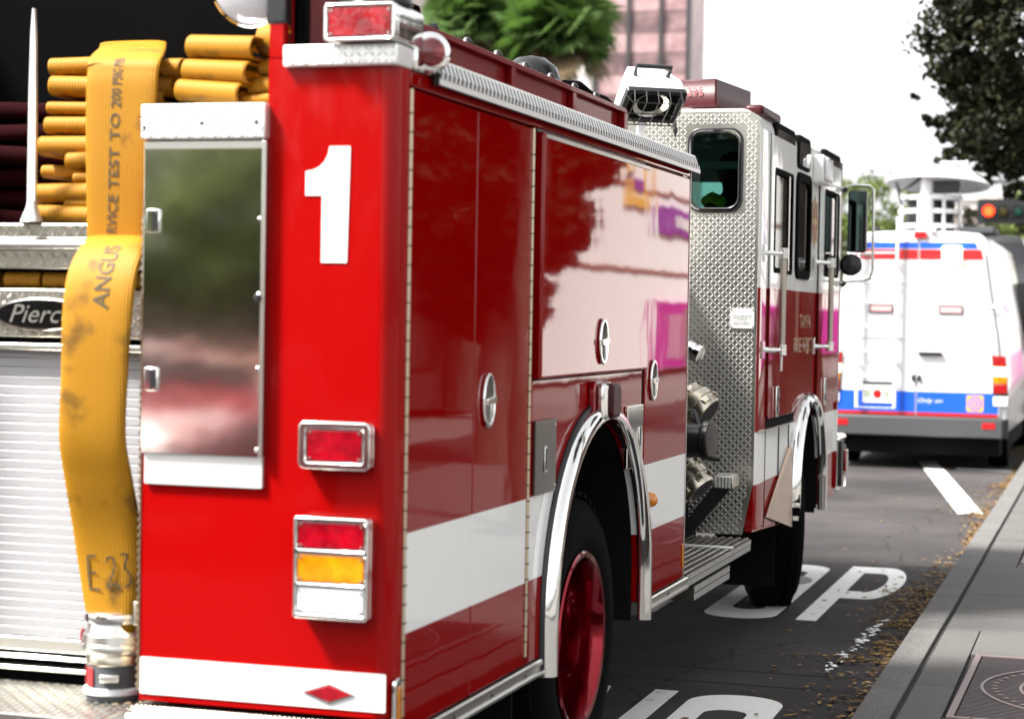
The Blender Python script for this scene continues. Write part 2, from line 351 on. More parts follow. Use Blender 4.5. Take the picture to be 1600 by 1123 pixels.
# cast tree grates
def grate(x0, x1, y0, y1, label):
    t = thing('tree_grate', label, 'tree grate', ((x0 + x1) / 2, (y0 + y1) / 2, .146), 'tree grates in the pavement')
    hx = (x1 - x0) / 2 - .012; hy = (y1 - y0) / 2 - .012
    MB().plate([(-hx, -hy), (hx, -hy), (hx, hy), (-hx, hy)], [[(-hx + .03, -hy + .03), (hx - .03, -hy + .03), (hx - .03, hy - .03), (-hx + .03, hy - .03)]], 'z', -.02, .006).build('frame', M_ironl, t, bevel=.003, smooth=0)
    b = MB()
    yy = -hy + .045
    while yy < hy - .04:                       # parallel ribs with slots between
        w = hx - .035
        if abs(yy) < .24:
            c = math.sqrt(.24 ** 2 - yy ** 2); b.box(-w, -c, yy - .009, yy + .009, -.02, 0); b.box(c, w, yy - .009, yy + .009, -.02, 0)
        else: b.box(-w, w, yy - .009, yy + .009, -.02, 0)
        yy += .028
    b.build('rib_set', M_iron, t, smooth=0, kind='stuff')
    for r in (.26, .42, .50, .66): 
        MB().plate(ell(0, 0, r, r, 56), [ell(0, 0, r - .014, r - .014, 56)], 'z', -.018, .004).build('ring', M_ironl, t, smooth=0)
    b = MB()
    for r, n in ((.46, 40), (.36, 26), (.60, 54)):
        for k in range(n):
            a = 2 * math.pi * k / n; c = (r * math.cos(a), r * math.sin(a), 0); b.obox(c, (.012 * math.cos(a), .012 * math.sin(a), 0), (-.008 * math.sin(a), .008 * math.cos(a), 0), (0, 0, .004))
    b.build('stud_set', M_ironl, t, smooth=0, kind='stuff')
    MB().box(-hx + .03, hx - .03, -hy + .03, hy - .03, -.05, -.03).build('soil', M_joint, t, smooth=0)
grate(*G[0], 'nearer dark cast iron tree grate with concentric rings, in the granite pavement')
grate(*G[1], 'farther dark cast iron tree grate at the pavement edge of the frame')

# painted lettering on the road
def letters(name, glyphs, z=.0035):
    mb = MB()
    for outer, holes in glyphs: mb.plate(outer, holes, 'z', z - .003, z)
    return mb.build(name, M_mark, road, smooth=0)
def skew(P, x0, y0): return [(x0 + x - .008 * (y), y0 + y) for x, y in P]
LH = 2.55
def g_O(x0, y0, w=.42): return (skew(rr(0, w, 0, LH, .2, 7), x0, y0), [skew(rr(.115, w - .115, .34, LH - .34, .09, 6), x0, y0)])
def g_P(x0, y0, w=.42):
    o = [(0, 0), (.115, 0), (.115, .98), (.26, .98)] + [(w - .16 + .16 * math.cos(a), 1.765 + .785 * math.sin(a)) for a in [R(-90 + 180 * k / 12) for k in range(13)]] + [(0, LH)]
    h = [(.115, 1.30), (.24, 1.30)] + [(w - .185 + .075 * math.cos(a), 1.765 + .465 * math.sin(a)) for a in [R(-90 + 180 * k / 8) for k in range(9)]] + [(.115, 2.23)]
    return (skew(o, x0, y0), [skew(h, x0, y0)])
def g_T(x0, y0): return (skew([(.155, 0), (.27, 0), (.27, LH - .34), (.42, LH - .34), (.42, LH), (0, LH), (0, LH - .34), (.155, LH - .34)], x0, y0), [])
def g_S(x0, y0):
    o = [(0, .1), (.1, 0), (.32, 0), (.42, .15), (.42, 1.25), (.32, 1.42), (.115, 1.42), (.115, 2.2), (.42, 2.2), (.42, 2.45), (.32, LH), (.1, LH), (0, 2.4), (0, 1.25), (.1, 1.1), (.305, 1.1), (.305, .34), (0, .34)]
    return (skew(o, x0, y0), [])
def g_N(x0, y0): return (skew([(0, 0), (.105, 0), (.105, 1.6), (.315, 0), (.42, 0), (.42, LH), (.315, LH), (.315, .95), (.105, LH), (0, LH)], x0, y0), [])
letters('road_lettering', [g_S(-1.56, 6.28), g_T(-1.03, 6.28), g_O(-.50, 6.24), g_P(.045, 6.30)])
letters('road_lettering', [g_N(-.50, 1.40), g_O(.005, 1.40)])
# parking bay line, and the stop bar beyond the van
mb = MB().add([(-.66, 19.6, .004), (-.44, 19.6, .004), (.585, 13.1, .004), (.375, 13.0, .004)], [(0, 1, 2, 3)]); mb.build('bay_line', M_mark, road, smooth=0)
mb = MB().add([(-6, 29.3, .004), (.5, 29.0, .004), (.5, 29.7, .004), (-6, 30.0, .004)], [(0, 1, 2, 3)]); mb.build('stop_line', M_mark, road, smooth=0)
mb = MB().add([(-.1, 18.3, .004), (.55, 18.2, .004), (.55, 18.4, .004), (-.1, 18.5, .004)], [(0, 1, 2, 3)]); mb.build('bay_line', M_mark, road, smooth=0)
# fallen leaves and paper scraps
M_leaf = mat('dry_leaf', (0.16, 0.085, 0.028), rough=.8, var=(9, (0.08, 0.04, 0.015), .3))
M_leaf2 = mat('yellow_leaf', (0.25, 0.16, 0.05), rough=.8)
M_paper = mat('paper_scrap', (0.8, 0.8, 0.8), rough=.8)
lm = MB(); pm = MB()
def leaf(mb, x, y, z, s, mi=0):
    a = random.uniform(0, 6.28); c, d = math.cos(a), math.sin(a); t = random.uniform(-.5, .5)
    P = [(-1, 0, 0), (-.3, .42, t * .5), (.5, .36, .3), (1, 0, t), (.4, -.4, .2), (-.4, -.36, .35)]
    mb.add([(x + s * (p[0] * c - p[1] * d), y + s * (p[0] * d + p[1] * c), z + s * (p[2] + .35) * .5) for p in P], [(0, 1, 2, 3), (0, 3, 4, 5)], mi)
for i in range(9000):
    y = random.uniform(1.2, 30)
    dens = .25 + .75 * (math.sin(y * 1.15 + .5) > -.1) * (math.sin(y * 2.9) > -.75)
    if random.random() > dens or (random.random() > (1.6 - y * .03)): continue
    wd = .05 + .14 * (math.sin(y * .9 + 1.2) * .5 + .5) + (.12 if 3.2 < y < 5.2 else 0)
    x = KX - KA * y - .02 - abs(random.gauss(0, wd))
    leaf(lm, x, y, .002 + random.random() * .012, random.uniform(.013, .030), random.random() < .32)
for i in range(170):
    y = random.uniform(2, 22); leaf(lm, KX - KA * y - random.uniform(.05, 1.0), y, .003, random.uniform(.012, .024), random.random() < .4)
for i in range(60):
    y = random.uniform(2, 20); leaf(lm, KX - KA * y + random.uniform(.02, 1.1), y, .152, random.uniform(.008, .014), random.random() < .4)
for i in range(60):
    t = random.random(); y = 4.55 + t * 1.9; leaf(pm, .60 - .10 * (1 - t) + random.uniform(-.03, .03) - .01 * y, y, .006 + random.random() * .012, random.uniform(.015, .03))
lm.build('fallen_leaves', [M_leaf, M_leaf2], smooth=0, kind='stuff', recalc=False)
pm.build('paper_scraps', M_paper, smooth=0, kind='stuff', recalc=False)
MB().lathe([(.30, .0), (.30, .004)], (-.42, 7.95, .003), (0, 0, 1), 36).build('manhole_cover', M_iron, road, smooth=0)
# ------------------------------------------------------------------ fire engine
FE = thing('fire_engine', 'red and white fire engine numbered 1, parked at the kerb in the foreground', 'fire engine')
XL = -2.44
# chassis, wheel wells, cores (all hidden behind the skin)
b = MB().box(-2.1, -.34, .34, 8.3, .62, .80).box(-1.65, -.8, .34, 8.4, .42, .62)
b.box(-2.05, -.40, 1.95, 2.15, .42, .62).box(-2.05, -.40, 6.85, 7.05, .42, .62)
b.box(-2.0, -.30, 3.9, 5.2, .40, .62)
b.build('chassis', M_void, FE)
b = MB()
b.box(-.70, -.06, .12, 1.40, .62, 2.15).box(-.70, -.06, 2.80, 3.50, .62, 2.22).box(-.70, -.06, 1.36, 2.84, 1.38, 2.22)
b.box(XL + .06, -1.76, .12, 1.40, .62, 2.22).box(XL + .06, -1.76, 2.80, 3.50, .62, 2.22).box(XL + .06, -1.76, 1.36, 2.84, 1.38, 2.22)
b.box(-1.76, -.70, .32, 3.50, .80, 1.90)
b.box(-.98, -.70, 1.40, 2.80, .5, 1.38)
b.build('body_core', M_void, FE)
def arch_path(cy, hw, z0, zc, n=22, r=None):
    r = r or hw
    return [(cy - hw, z0), (cy - hw, zc)] + [(cy - hw * math.cos(math.pi * k / n), zc + r * math.sin(math.pi * k / n)) for k in range(1, n)] + [(cy + hw, zc), (cy + hw, z0)]
RC, RH, RZ = 2.10, .635, .68        # rear arch centre, half width, centre height
b = MB()
pts = arch_path(RC, RH, .50, RZ)
b.loft([[(x, p[0], p[1]) for p in pts] for x in (-.03, -.72)], closed=False, cap=False)
b.build('wheel_well', M_void, FE)

# rear corner panels
def corner(x_in, x_out):
    s = 1 if x_out > x_in else -1; r = .05; P = [(x_in, 0), (x_out - s * r, 0)]
    for k in range(1, 7):
        a = R(90 * k / 6); P.append((x_out - s * r + s * r * math.sin(a), r - r * math.cos(a)))
    P += [(x_out, .088), (x_out - s * .03, .088), (x_out - s * .03, .12), (x_in, .12)]
    return P
rp = MB().prism(corner(-.366, 0), 'z', .632, 2.36).box(-.725, -.366, 0, .12, .632, 2.147).build('rear_panel', M_rear, FE)
MB().prism(corner(-2.075, XL), 'z', .632, 2.36).box(-2.075, -1.715, 0, .12, .632, 2.147).build('rear_panel', M_rear, FE)
# studded edge strip on the inner edge of the rear panel
b = MB().box(-.730, -.7255, -.002, .06, .66, 1.95)
for k in range(60): b.box(-.733, -.7285, -.006, .004, .67 + k * .0213, .680 + k * .0213)
b.build('panel_edge_strip', M_brass, rp, kind='stuff')
# big number
one = [(503, 411), (503, 306), (478, 306), (478, 268), (489, 266), (499, 261), (506, 253), (511, 243), (513.5, 229.5), (544.5, 229.5), (541.5, 411)]
P = [(-.2545 + (px - 478) * .001885, 2.118 - (py - 235) * .001677) for px, py in one]
MB().prism(P, 'y', -.003, -.0005).build('numeral', M_white, rp, smooth=0)
MB().prism(rr(-.722, -.008, .650, .750, .004, 2), 'y', -.003, -.0005).build('reflective_stripe', M_white, rp, smooth=0)
b = MB(); d = [(-.236, .688), (-.205, .708), (-.165, .7115), (-.128, .708), (-.094, .688), (-.128, .669), (-.165, .665), (-.205, .669)]
d = [(-.236, .690), (-.165, .713), (-.098, .691), (-.165, .667)]
b.prism(d, 'y', -.010, -.003, 0)
df = MB().prism([(x * 1.0 + (x + .165) * .07, z + (z - .69) * .16) for x, z in d], 'y', -.008, -.002).build('reflector_frame', M_chrome, rp, smooth=0)
b.build('diamond_reflector', M_redlens, rp, bevel=.002, smooth=0)

# polished steel door with cleats
sd = MB().plate(rr(-.718, -.362, 1.305, 2.142, .006, 2), [], 'y', -.022, -.001).build('steel_door', M_mirror, FE, bevel=.003, smooth=0)
b = MB().box(-.370, -.3585, -.026, -.0215, 1.305, 2.142).box(-.718, -.371, -.0235, -.0215, 2.122, 2.142); b.build('door_edge_trim', M_alu, sd, bevel=.001)
for z in (1.935, 1.735, 1.54, 1.325): MB().lathe([(.007, 0), (.006, .004), (.003, .006)], (-.375, -.0222, z), (0, -1, 0), 10).build('bolt', M_chrome, sd)
MB().lathe([(.011, 0), (.010, .010), (.007, .013)], (-.3765, -.0222, 1.728), (0, -1, 0), 12).build('rubber_stop', M_black, sd)
for z in (1.93, 1.505):
    q = MB().box(-.708, -.666, -.030, -.0222, z - .032, z + .032).build('latch', M_chrome, sd, bevel=.004)
    MB().box(-.694, -.682, -.042, -.030, z - .028, z + .022).build('latch_tongue', M_alu, q, bevel=.004) if False else None
    MB().prism([(-.688, z - .03), (-.670, z - .02), (-.670, z + .02), (-.688, z + .026)], 'y', -.0315, -.0302).build('latch_slot', M_black, sd, smooth=0)
MB().plate(rr(-.712, -.364, 1.222, 1.325, .004, 2), [], 'y', -.012, -.001).build('scuff_plate', M_treadW, FE, smooth=0)
dp = MB().box(-.727, -.362, -.03, .30, 2.1475, 2.242).build('step_plate', M_treadW, FE, bevel=.006)
MB().tread((-.727, -.030, 2.1475), (1, 0, 0), (0, 0, 1), .365, .094, .0185, .024, .0070, .0028).build('tread_pattern', M_treadW, dp, kind='stuff')
for x, z in ((-.715, 2.18), (-.545, 2.19), (-.385, 2.19)): MB().lathe([(.005, 0), (.004, .004)], (x, -.030, z), (0, -1, 0), 8).build('rivet', M_black, dp)
cp = MB().box(-.318, .004, -.022, .10, 2.335, 2.392).build('corner_step_plate', M_treadW, FE, bevel=.006)
MB().tread((-.318, -.022, 2.335), (1, 0, 0), (0, 0, 1), .32, .056, .0180, .023, .0068, .0028).build('tread_pattern', M_treadW, cp, kind='stuff')

# rear lamps
def lamp(name, x0, x1, z0, z1, y0, y1, lenses, rim=.02, r=.015, parent=FE, lab=None):
    """chrome frame with lenses; lenses: (z fraction from, to, material)"""
    f = MB().plate(rr(x0, x1, z0, z1, r, 4), [rr(x0 + rim, x1 - rim, z0 + (z1 - z0) * a + .006, z0 + (z1 - z0) * c - .006, .006, 3) for a, c, _ in lenses], 'y', y0, y0 + .022)
    f.prism(rr(x0 + .001, x1 - .001, z0 + .001, z1 - .001, r, 4), 'y', y0 + .024, y1)
    fo = f.build(name, M_chrome, parent, bevel=.004)
    for a, c, mt in lenses:
        MB().prism(rr(x0 + rim + .001, x1 - rim - .001, z0 + (z1 - z0) * a + .007, z0 + (z1 - z0) * c - .007, .005, 3), 'y', y0 + .004, y0 + .0235).build('lens', mt, fo, bevel=.004)
        for sx in (x0 + rim + .010, x1 - rim - .010):
            for sz in (z0 + (z1 - z0) * a + .016, z0 + (z1 - z0) * c - .016): MB().lathe([(.004, 0), (.003, .003)], (sx, y0 + .004, sz), (0, -1, 0), 8).build('screw', M_alu, fo)
    return fo
lamp('tail_lamp', -.250, -.040, .893, 1.160, -.062, -.001, [(.03, .33, M_clear), (.33, .66, M_amber), (.66, .98, M_redlens)], rim=.010, r=.010)
lamp('warning_lamp', -.248, -.045, 1.283, 1.408, -.045, -.001, [(.10, .90, M_redlens)], rim=.022, r=.018)
lamp('upper_warning_lamp', -.187, .012, 2.394, 2.492, -.06, .16, [(.03, .97, M_redlens)], rim=.010, r=.012)
b = MB().lathe([(.095, 0), (.10, .008), (.095, .022)], (-.085, .05, 2.494), (0, 0, 1), 28).build('beacon_base', M_black, FE)
MB().lathe([(.088, .023), (.090, .10), (.078, .17), (.02, .19), (.001, .191)], (-.085, .05, 2.494), (0, 0, 1), 28).build('beacon_dome', M_redlens, b)
# side marker on the corner, round marker at the top corner
q = MB().prism(rr(.020, .066, .555, .735, .02, 5), 'x', .0005, .012).build('side_marker', M_chrome, FE, bevel=.003)
MB().prism(rr(.028, .058, .575, .715, .014, 5), 'x', .012, .018).build('lens', M_amber, q, bevel=.003)
q = MB().lathe([(.052, 0), (.056, .012), (.050, .026), (.040, .030)], (.012, .20, 2.392), (.55, -.83, 0), 28).build('marker_lamp', M_chrome, FE)
MB().lathe([(.039, .0302), (.034, .040), (.018, .048), (.001, .050)], (.012, .20, 2.392), (.55, -.83, 0), 24, cap=False).build('lens', M_redlens, q)
MB().box(-.02, .012, .105, .24, 2.335, 2.40).build('corner_cap', M_chrome, FE, bevel=.008)

# red spotlight bowl on its bracket above the hose bed
q = MB().lathe([(.012, .13), (.05, .12), (.085, .085), (.106, .03), (.110, 0), (.104, -.004)], (-.445, .02, 2.555), (0.1, 1, .35), 32, cap=False).build('spotlight', M_chrome, FE)
MB().lathe([(.103, 0), (.08, -.014), (.04, -.021), (.001, -.023)], (-.445, .02, 2.555), (0.1, 1, .35), 28, cap=False).build('lens', M_clear, q)
b = MB().box(-.375, -.318, -.004, .05, 2.452, 2.53); b.tube([(-.355, .02, 2.49), (-.375, .03, 2.53), (-.42, .06, 2.56)], .016); b.build('lamp_bracket', M_black, FE, bevel=.006)

# hose bed: post, walls, deck, curtain
b = MB().box(-.366, -.322, .0, .03, 2.36, 3.0); b.build('hose_bed_post', M_rear, FE, bevel=.004)
b = MB().box(-.322, -.30, .035, 3.49, 2.342, 2.565).box(-.335, -.275, .035, 3.50, 2.565, 2.585).box(-.30, -.27, 3.44, 3.50, 2.342, 2.565)
for y in (1.0, 1.85, 2.65): b.box(-.30, -.276, y, y + .05, 2.342, 2.565)
MB().box(-2.14, -2.11, .035, 3.49, 2.342, 2.585).build('hose_bed_wall', M_plainred, FE, bevel=.003)
b.build('hose_bed_wall', M_plainred, FE, bevel=.003)
MB().box(-.300, -.03, .12, 3.56, 2.322, 2.340).build('body_deck', M_plainred, FE)
MB().box(XL + .03, -2.11, .12, 3.56, 2.322, 2.340).build('body_deck', M_plainred, FE)
MB().box(-.31, -.27, 0.035, .05, 2.40, 3.0).build('hose_bed_edge', M_vinyl, FE)
b = MB().box(-2.10, -.372, 1.0, 1.04, 1.90, 2.98).box(-2.10, -2.06, .1, 1.0, 1.90, 2.9); b.build('vinyl_curtain', M_vinyl, FE)
MB().box(-1.715, -.725, .25, 1.3, 1.905, 1.930).build('hose_bed_floor', M_alu, FE)
MB().box(-.725, -.366, .12, 1.3, 2.19, 2.236).build('hose_bed_shelf', M_alu, FE)
MB().box(-2.08, -1.716, .12, 1.3, 2.19, 2.236).build('hose_bed_shelf', M_alu, FE)
for k in range(9):
    y = .45 + k * .33; MB().lathe([(.016, 0), (.020, .01), (.012, .024), (.002, .028)], (-.305, y, 2.585), (0, 0, 1), 10).build('snap_stud', M_black, FE)
MB().lathe([(.12, 0), (.12, .06), (.10, .115), (.055, .15), (.001, .16)], (-.42, 2.55, 2.535), (0, 0, 1), 28).build('vent_dome', mat('black_gloss_dome', (.004, .004, .004), rough=.25), FE)
b = MB().tube([(-.33, 2.7, 2.60), (-.34, 2.95, 2.625), (-.33, 3.1, 2.60), (-.34, 3.35, 2.61), (-.33, 3.5, 2.585), (-.32, 3.62, 2.57)], .018, 8); b.build('strap_bundle', M_vinyl, FE)
# divider rod
b = MB().lathe([(.034, 0), (.026, .02), (.016, .045), (.014, .06)], (-1.205, .22, 1.938), (0, 0, 1), 16); b.build('divider_foot', M_treadW, FE)
MB().loft([[(-1.205 + s * w * .5, .22 + t, z) for s, t in ((-1, -.006), (1, -.006), (1, .006), (-1, .006))] for z, w in ((1.99, .026), (2.3, .022), (2.48, .014), (2.55, .004))]).build('divider_rod', M_treadW, FE, smooth=20)
# back wall under the hose bed: diamond plates, slot, badge
q = MB().box(-1.715, -.726, .215, .30, 1.890, 1.934).build('tailgate_lip', M_tread, FE, bevel=.006); MB().tread((-1.715, .215, 1.892), (1, 0, 0), (0, 0, 1), .985, .040, .0195, .026, .0072, .0028).build('tread_pattern', M_tread, q, kind='stuff')
MB().lathe([(.015, 0), (.015, .985)], (-1.715, .217, 1.872), (1, 0, 0), 16).build('rolled_edge', M_alu, FE)
q = MB().box(-1.715, -.726, .22, .30, 1.803, 1.857).build('kick_plate', M_tread, FE, bevel=.003); MB().tread((-1.715, .22, 1.804), (1, 0, 0), (0, 0, 1), .985, .050, .0195, .026, .0072, .0028).build('tread_pattern', M_tread, q, kind='stuff')
MB().box(-1.715, -.726, .31, .33, 1.6, 1.9).build('slot_back', M_void, FE)
q = MB().box(-1.715, -.726, .22, .30, 1.606, 1.745).build('badge_plate', M_tread, FE, bevel=.004); MB().tread((-1.715, .22, 1.608), (1, 0, 0), (0, 0, 1), .985, .132, .0195, .026, .0072, .0028).build('tread_pattern', M_tread, q, kind='stuff')
bd = MB(); bx, bz = -1.165, 1.672
bd.prism(ell(bx, bz, .148, .047, 40), 'y', .204, .219); bo = bd.build('badge', M_chrome, FE, bevel=.003)
MB().prism(ell(bx, bz, .139, .040, 40), 'y', .202, .2038).build('badge_field', M_gasket, bo, smooth=0)
V, F = text('Pierce', .052, .205, .35); mb = MB(); mb.add([(bx - .098 + a, .2005, bz - .024 + c) for a, c in V], F); mb.build('lettering', M_alu, bo, smooth=0, recalc=False)
MB().box(-1.715, -.726, .215, .26, 1.568, 1.588).build('shutter_header', M_alu, FE, bevel=.004)
MB().box(-1.715, -.726, .262, .29, 1.54, 1.60).build('shutter_gap', M_void, FE)
# roll-up door: each slat a piece
rd = MB().box(-1.715, -.726, .275, .292, .665, 1.575).build('roll_up_door', M_void, FE)
z = .735; k = 0
while z < 1.555:
    if k == 0: o = pr_ = MB().box(-1.70, -.735, .252, .272, .0006, .0262).build('slat', M_slat, rd, bevel=.0022)
    else: o = copy_of(pr_)
    o.location.z = z; z += .0270; k += 1
q = MB().box(-1.70, -.735, .246, .274, .693, .733).build('bottom_rail', M_alu, FE, bevel=.004)
MB().box(-1.715, -.726, .238, .275, .672, .684).build('shutter_sill', M_chrome, FE, bevel=.002)
MB().box(-1.715, -.726, .225, .275, .640, .652).build('shutter_sill', M_alu, FE, bevel=.002)
for x0, x1 in ((-.735, -.7255), (-1.715, -1.70)): MB().box(x0, x1, .20, .29, .66, 1.59).build('shutter_guide', M_alu, FE)
# tailboard
tb = MB().box(-1.72, -.735, -.205, .22, .575, .612).build('tailboard', M_tread, FE, bevel=.006)
MB().tread((-1.72, -.20, .612), (1, 0, 0), (0, 1, 0), .985, .41, .026, .024, .010, .003).build('tread_pattern', M_tread, tb, kind='stuff')
b = MB().box(-1.72, -.735, -.215, -.206, .50, .611); b.tread((-1.72, -.215, .505), (1, 0, 0), (0, 0, 1), .985, .1, .034, .03, .01, .003); b.build('tailboard_skirt', M_tread, FE, kind='stuff')
b = MB().box(-.735, .0, -.03, .10, .585, .618); 
for k in range(52): b.box(-.722 + k * .0136, -.713 + k * .0136, -.026, -.004, .618, .6225)
b.build('bumper_trim', M_tread, FE, bevel=.004, kind='stuff')
MB().lathe([(.03, 0), (.03, .74)], (-.735, -.04, .578), (1, 0, 0), 16).build('bumper_roll', M_chrome, FE)
MB().box(XL, -1.735, -.03, .10, .56, .618).build('bumper_trim', M_tread, FE, bevel=.004)

# ---- side skin (kerb side)
xs = -.030
def side_plate(name, y0, y1, z0, z1, x1=0.0, m=M_side, r=.008, bev=.004, parent=FE): return MB().prism(rr(y0, y1, z0, z1, r, 3), 'x', xs, x1).build(name, m, parent, bevel=bev)
b = MB().box(-.06, xs - .0015, .09, 3.54, 1.35, 2.33).box(-.06, xs - .0015, .09, 1.45, .55, 1.35).box(-.06, xs - .0015, 2.75, 3.54, .55, 1.35); b.build('door_jamb', mat('jamb_dark_red', (.09, .001, .002), rough=.5), FE)
side_plate('top_rail_panel', .10, 3.545, 2.293, 2.334)
def hinge(y, z0, z1, x=0.0):
    b = MB().lathe([(.0075, 0), (.0075, z1 - z0)], (x, y, z0), (0, 0, 1), 10); h = b.build('piano_hinge', M_brass, FE)
    c = MB()
    n = int((z1 - z0) / .05)
    for k in range(n): c.box(x - .003, x + .0085, y - .0085, y + .0085, z0 + k * .05, z0 + k * .05 + .003)
    c.build('hinge_knuckle', M_void, h, kind='stuff')
def d_handle(parent, y, z, x=0.001):
    h = MB()
    h.plate(ell(y, z, .056, .082, 36), [ell(y, z, .044, .068, 36)], 'x', x, x + .011); o = h.build('handle', M_chrome, parent, bevel=.004)
    # dished bowl
    rings = [[(x + .001 - dx, y + ry * math.cos(2 * math.pi * k / 28), z + rz * math.sin(2 * math.pi * k / 28)) for k in range(28)] for dx, ry, rz in ((-.006, .045, .069), (-.002, .040, .064), (-.0005, .03, .05), (-.0002, .002, .003))]
    MB().loft(rings, cap=False).build('handle_bowl', M_bowl, parent)
    MB().obox((x + .013, y, z), (.005, 0, 0), (0, .043, .004), (0, -.002, .011)).box(x + .006, x + .018, y - .010, y + .010, z - .05, z + .006).build('handle_bar', M_chrome, parent, bevel=.003)
hinge(.096, .62, 2.285)
d1 = side_plate('compartment_door', .110, .658, .575, 2.286)
d2 = side_plate('compartment_door', .664, 1.206, .575, 2.286)
d_handle(d2, .785, 1.437)
hinge(1.213, .60, 2.285)
# lift-up door
d3 = MB().prism(rr(1.272, 2.738, 1.487, 2.280, .010, 3), 'x', xs, .022).build('lift_up_door', M_side, FE, bevel=.010, seg=3)
MB().box(.0225, .026, 1.285, 2.725, 2.262, 2.274).build('door_seal', M_alu, d3)
d_handle(d3, 2.025, 1.603, .023)
MB().box(-.034, -.010, 1.222, 1.268, 1.48, 2.29).build('door_gap', M_void, FE); MB().box(-.034, -.008, 2.743, 2.785, 1.08, 2.29).build('door_gap', M_void, FE)
MB().box(-.034, -.004, 1.268, 2.742, 2.283, 2.291).build('drip_rail', M_black, FE)
# fender panel
out = [(1.222, 1.480), (1.222, .575)] + [(y, max(z, .575)) for y, z in arch_path(RC, RH + .01, .575, RZ)] + [(2.742, .575), (2.742, 1.480)]
MB().prism(out, 'x', xs, -.004).build('fender_panel', M_side, FE, smooth=20)
# chrome arch trim
def sweep_arch(name, path, w, t, x0, m, parent=FE):
    """fender moulding: a rounded section swept along a path given as (y, z) in the side plane"""
    n = len(path); rings = []
    for i, (y, z) in enumerate(path):
        a = path[max(i - 1, 0)]; c = path[min(i + 1, n - 1)]; d = Vector((c[0] - a[0], c[1] - a[1])).normalized(); nx, nz = -d.y, d.x
        sec = [(0, 0), (0, t * .5), (w * .15, t * .9), (w * .45, t), (w * .8, t * .75), (w, t * .35), (w, 0)]
        rings.append([(x0 + s, y + nx * o, z + nz * o) for o, s in sec])
    return MB().loft(rings).build(name, m, parent, smooth=50)
sweep_arch('fender_trim', arch_path(RC, RH, .505, RZ, 30), .062, .052, -.004, M_chrome)
sweep_arch('fender_gasket', arch_path(RC, RH + .064, .505, RZ, 30), .014, .016, -.003, M_black)
d4 = side_plate('compartment_door', 2.786, 3.540, .575, 2.286)
d_handle(d4, 2.905, 1.440)
MB().box(-.008, .003, 3.541, 3.549, .575, 2.33).build('body_edge_trim', M_alu, FE)
# small stainless doors, side lamp, fender marker
for y0, y1, z0, z1 in ((1.272, 1.505, 1.112, 1.352), (2.478, 2.725, 1.112, 1.352)):
    q = MB().box(-.003, .010, y0, y1, z0, z1).build('bottle_door', M_bowl if y0 < 2 else M_mirror, FE, bevel=.003, smooth=0)  # nearer door: dark reflection put into its steel colour
    ym = y0 + (y1 - y0) * (.45 if y0 < 2 else .75)
    MB().box(.0105, .014, ym - .014, ym + .014, z0 + .07, z0 + .155).build('latch', M_chrome, q, bevel=.002)
    MB().box(.0142, .0155, ym - .006, ym + .006, z0 + .078, z0 + .147).build('latch_slot', M_black, q)
    for zz in (z0 + .02, z1 - .02): MB().lathe([(.004, 0), (.003, .003)], (.0102, y1 - .015, zz), (1, 0, 0), 8).build('screw', M_alu, q)
q = MB().prism(rr(1.945, 2.185, 1.318, 1.460, .03, 5), 'x', -.003, .022).build('side_warning_lamp', M_redlens, FE, bevel=.006)
MB().prism(rr(1.965, 2.045, 1.324, 1.454, .015, 4), 'x', .0225, .050).build('lamp_bezel', M_chrome, q, bevel=.010)
MB().prism(rr(2.047, 2.180, 1.326, 1.452, .03, 5), 'x', .0225, .062).build('lens', M_redbar, q, bevel=.014, seg=3)
q = MB().lathe([(.020, 0), (.026, .006), (.030, .02)], (-.003, 2.775, .975), (1, 0, 0), 20).box(-.003, .012, 2.755, 2.790, .915, 1.03).build('fender_marker', M_chrome, FE, bevel=.003)
MB().lathe([(.030, .021), (.031, .035), (.026, .052), (.014, .062), (.001, .065)], (-.003, 2.775, .975), (1, 0, 0), 20).build('lens', M_amber, q)
MB().box(.0005, .006, 3.505, 3.538, .62, .72).build('amber_reflector', M_amber, d4, bevel=.002)
# sill rails
for y0, y1 in ((.02, 1.452), (2.748, 3.60)):
    b = MB().prism([(-.03, .570), (.006, .570), (.010, .564), (.010, .552), (.004, .548), (.004, .534), (.014, .528), (.014, .520), (-.03, .520)], 'y', y0, y1); q = b.build('sill_rail', M_alu, FE, smooth=20)
    for k in range(int((y1 - y0) / .35)): MB().lathe([(.006, 0), (.004, .004)], (.0042, y0 + .15 + k * .35, .541), (1, 0, 0), 8).build('rivet', M_black, q)
# ribbed top rail
b = MB().prism([(-.035, 2.336), (.012, 2.336), (.012, 2.312), (.028, 2.312), (.028, 2.342), (.024, 2.346), (.012, 2.382), (-.035, 2.386)], 'y', .24, 3.60); tr = b.build('ribbed_top_rail', mat('rail_gap_shade', (.03, .028, .026), rough=.8), FE, smooth=20)  # near-black base: shade of the gaps between ribs put into the colour
b = MB().box(.0283, .0302, .24, 3.60, 2.312, 2.329); y = .25
while y < 3.585:
    b.obox((.0190, y, 2.3640), (.0062, 0, -.0185), (0, .0085, 0), (.0009, 0, .0004)); b.box(.0283, .0294, y + .008, y + .026, 2.3305, 2.3425); b.obox((.004, y, 2.3855), (.010, 0, -.001), (0, .0085, 0), (0, 0, .0015)); y += .036
b.build('rail_rib', M_treadW, tr, kind='stuff', smooth=0)
# off side skin (seen only from elsewhere)
def dummy_side():
    out = [(.09, 2.33), (.09, .575)] + [(y, max(z, .575)) for y, z in arch_path(RC, RH, .575, RZ)] + [(3.545, .575), (3.545, 2.33)]
    MB().prism(out, 'x', XL, XL + .03).build('side_panel', M_side, FE, smooth=20)
dummy_side()

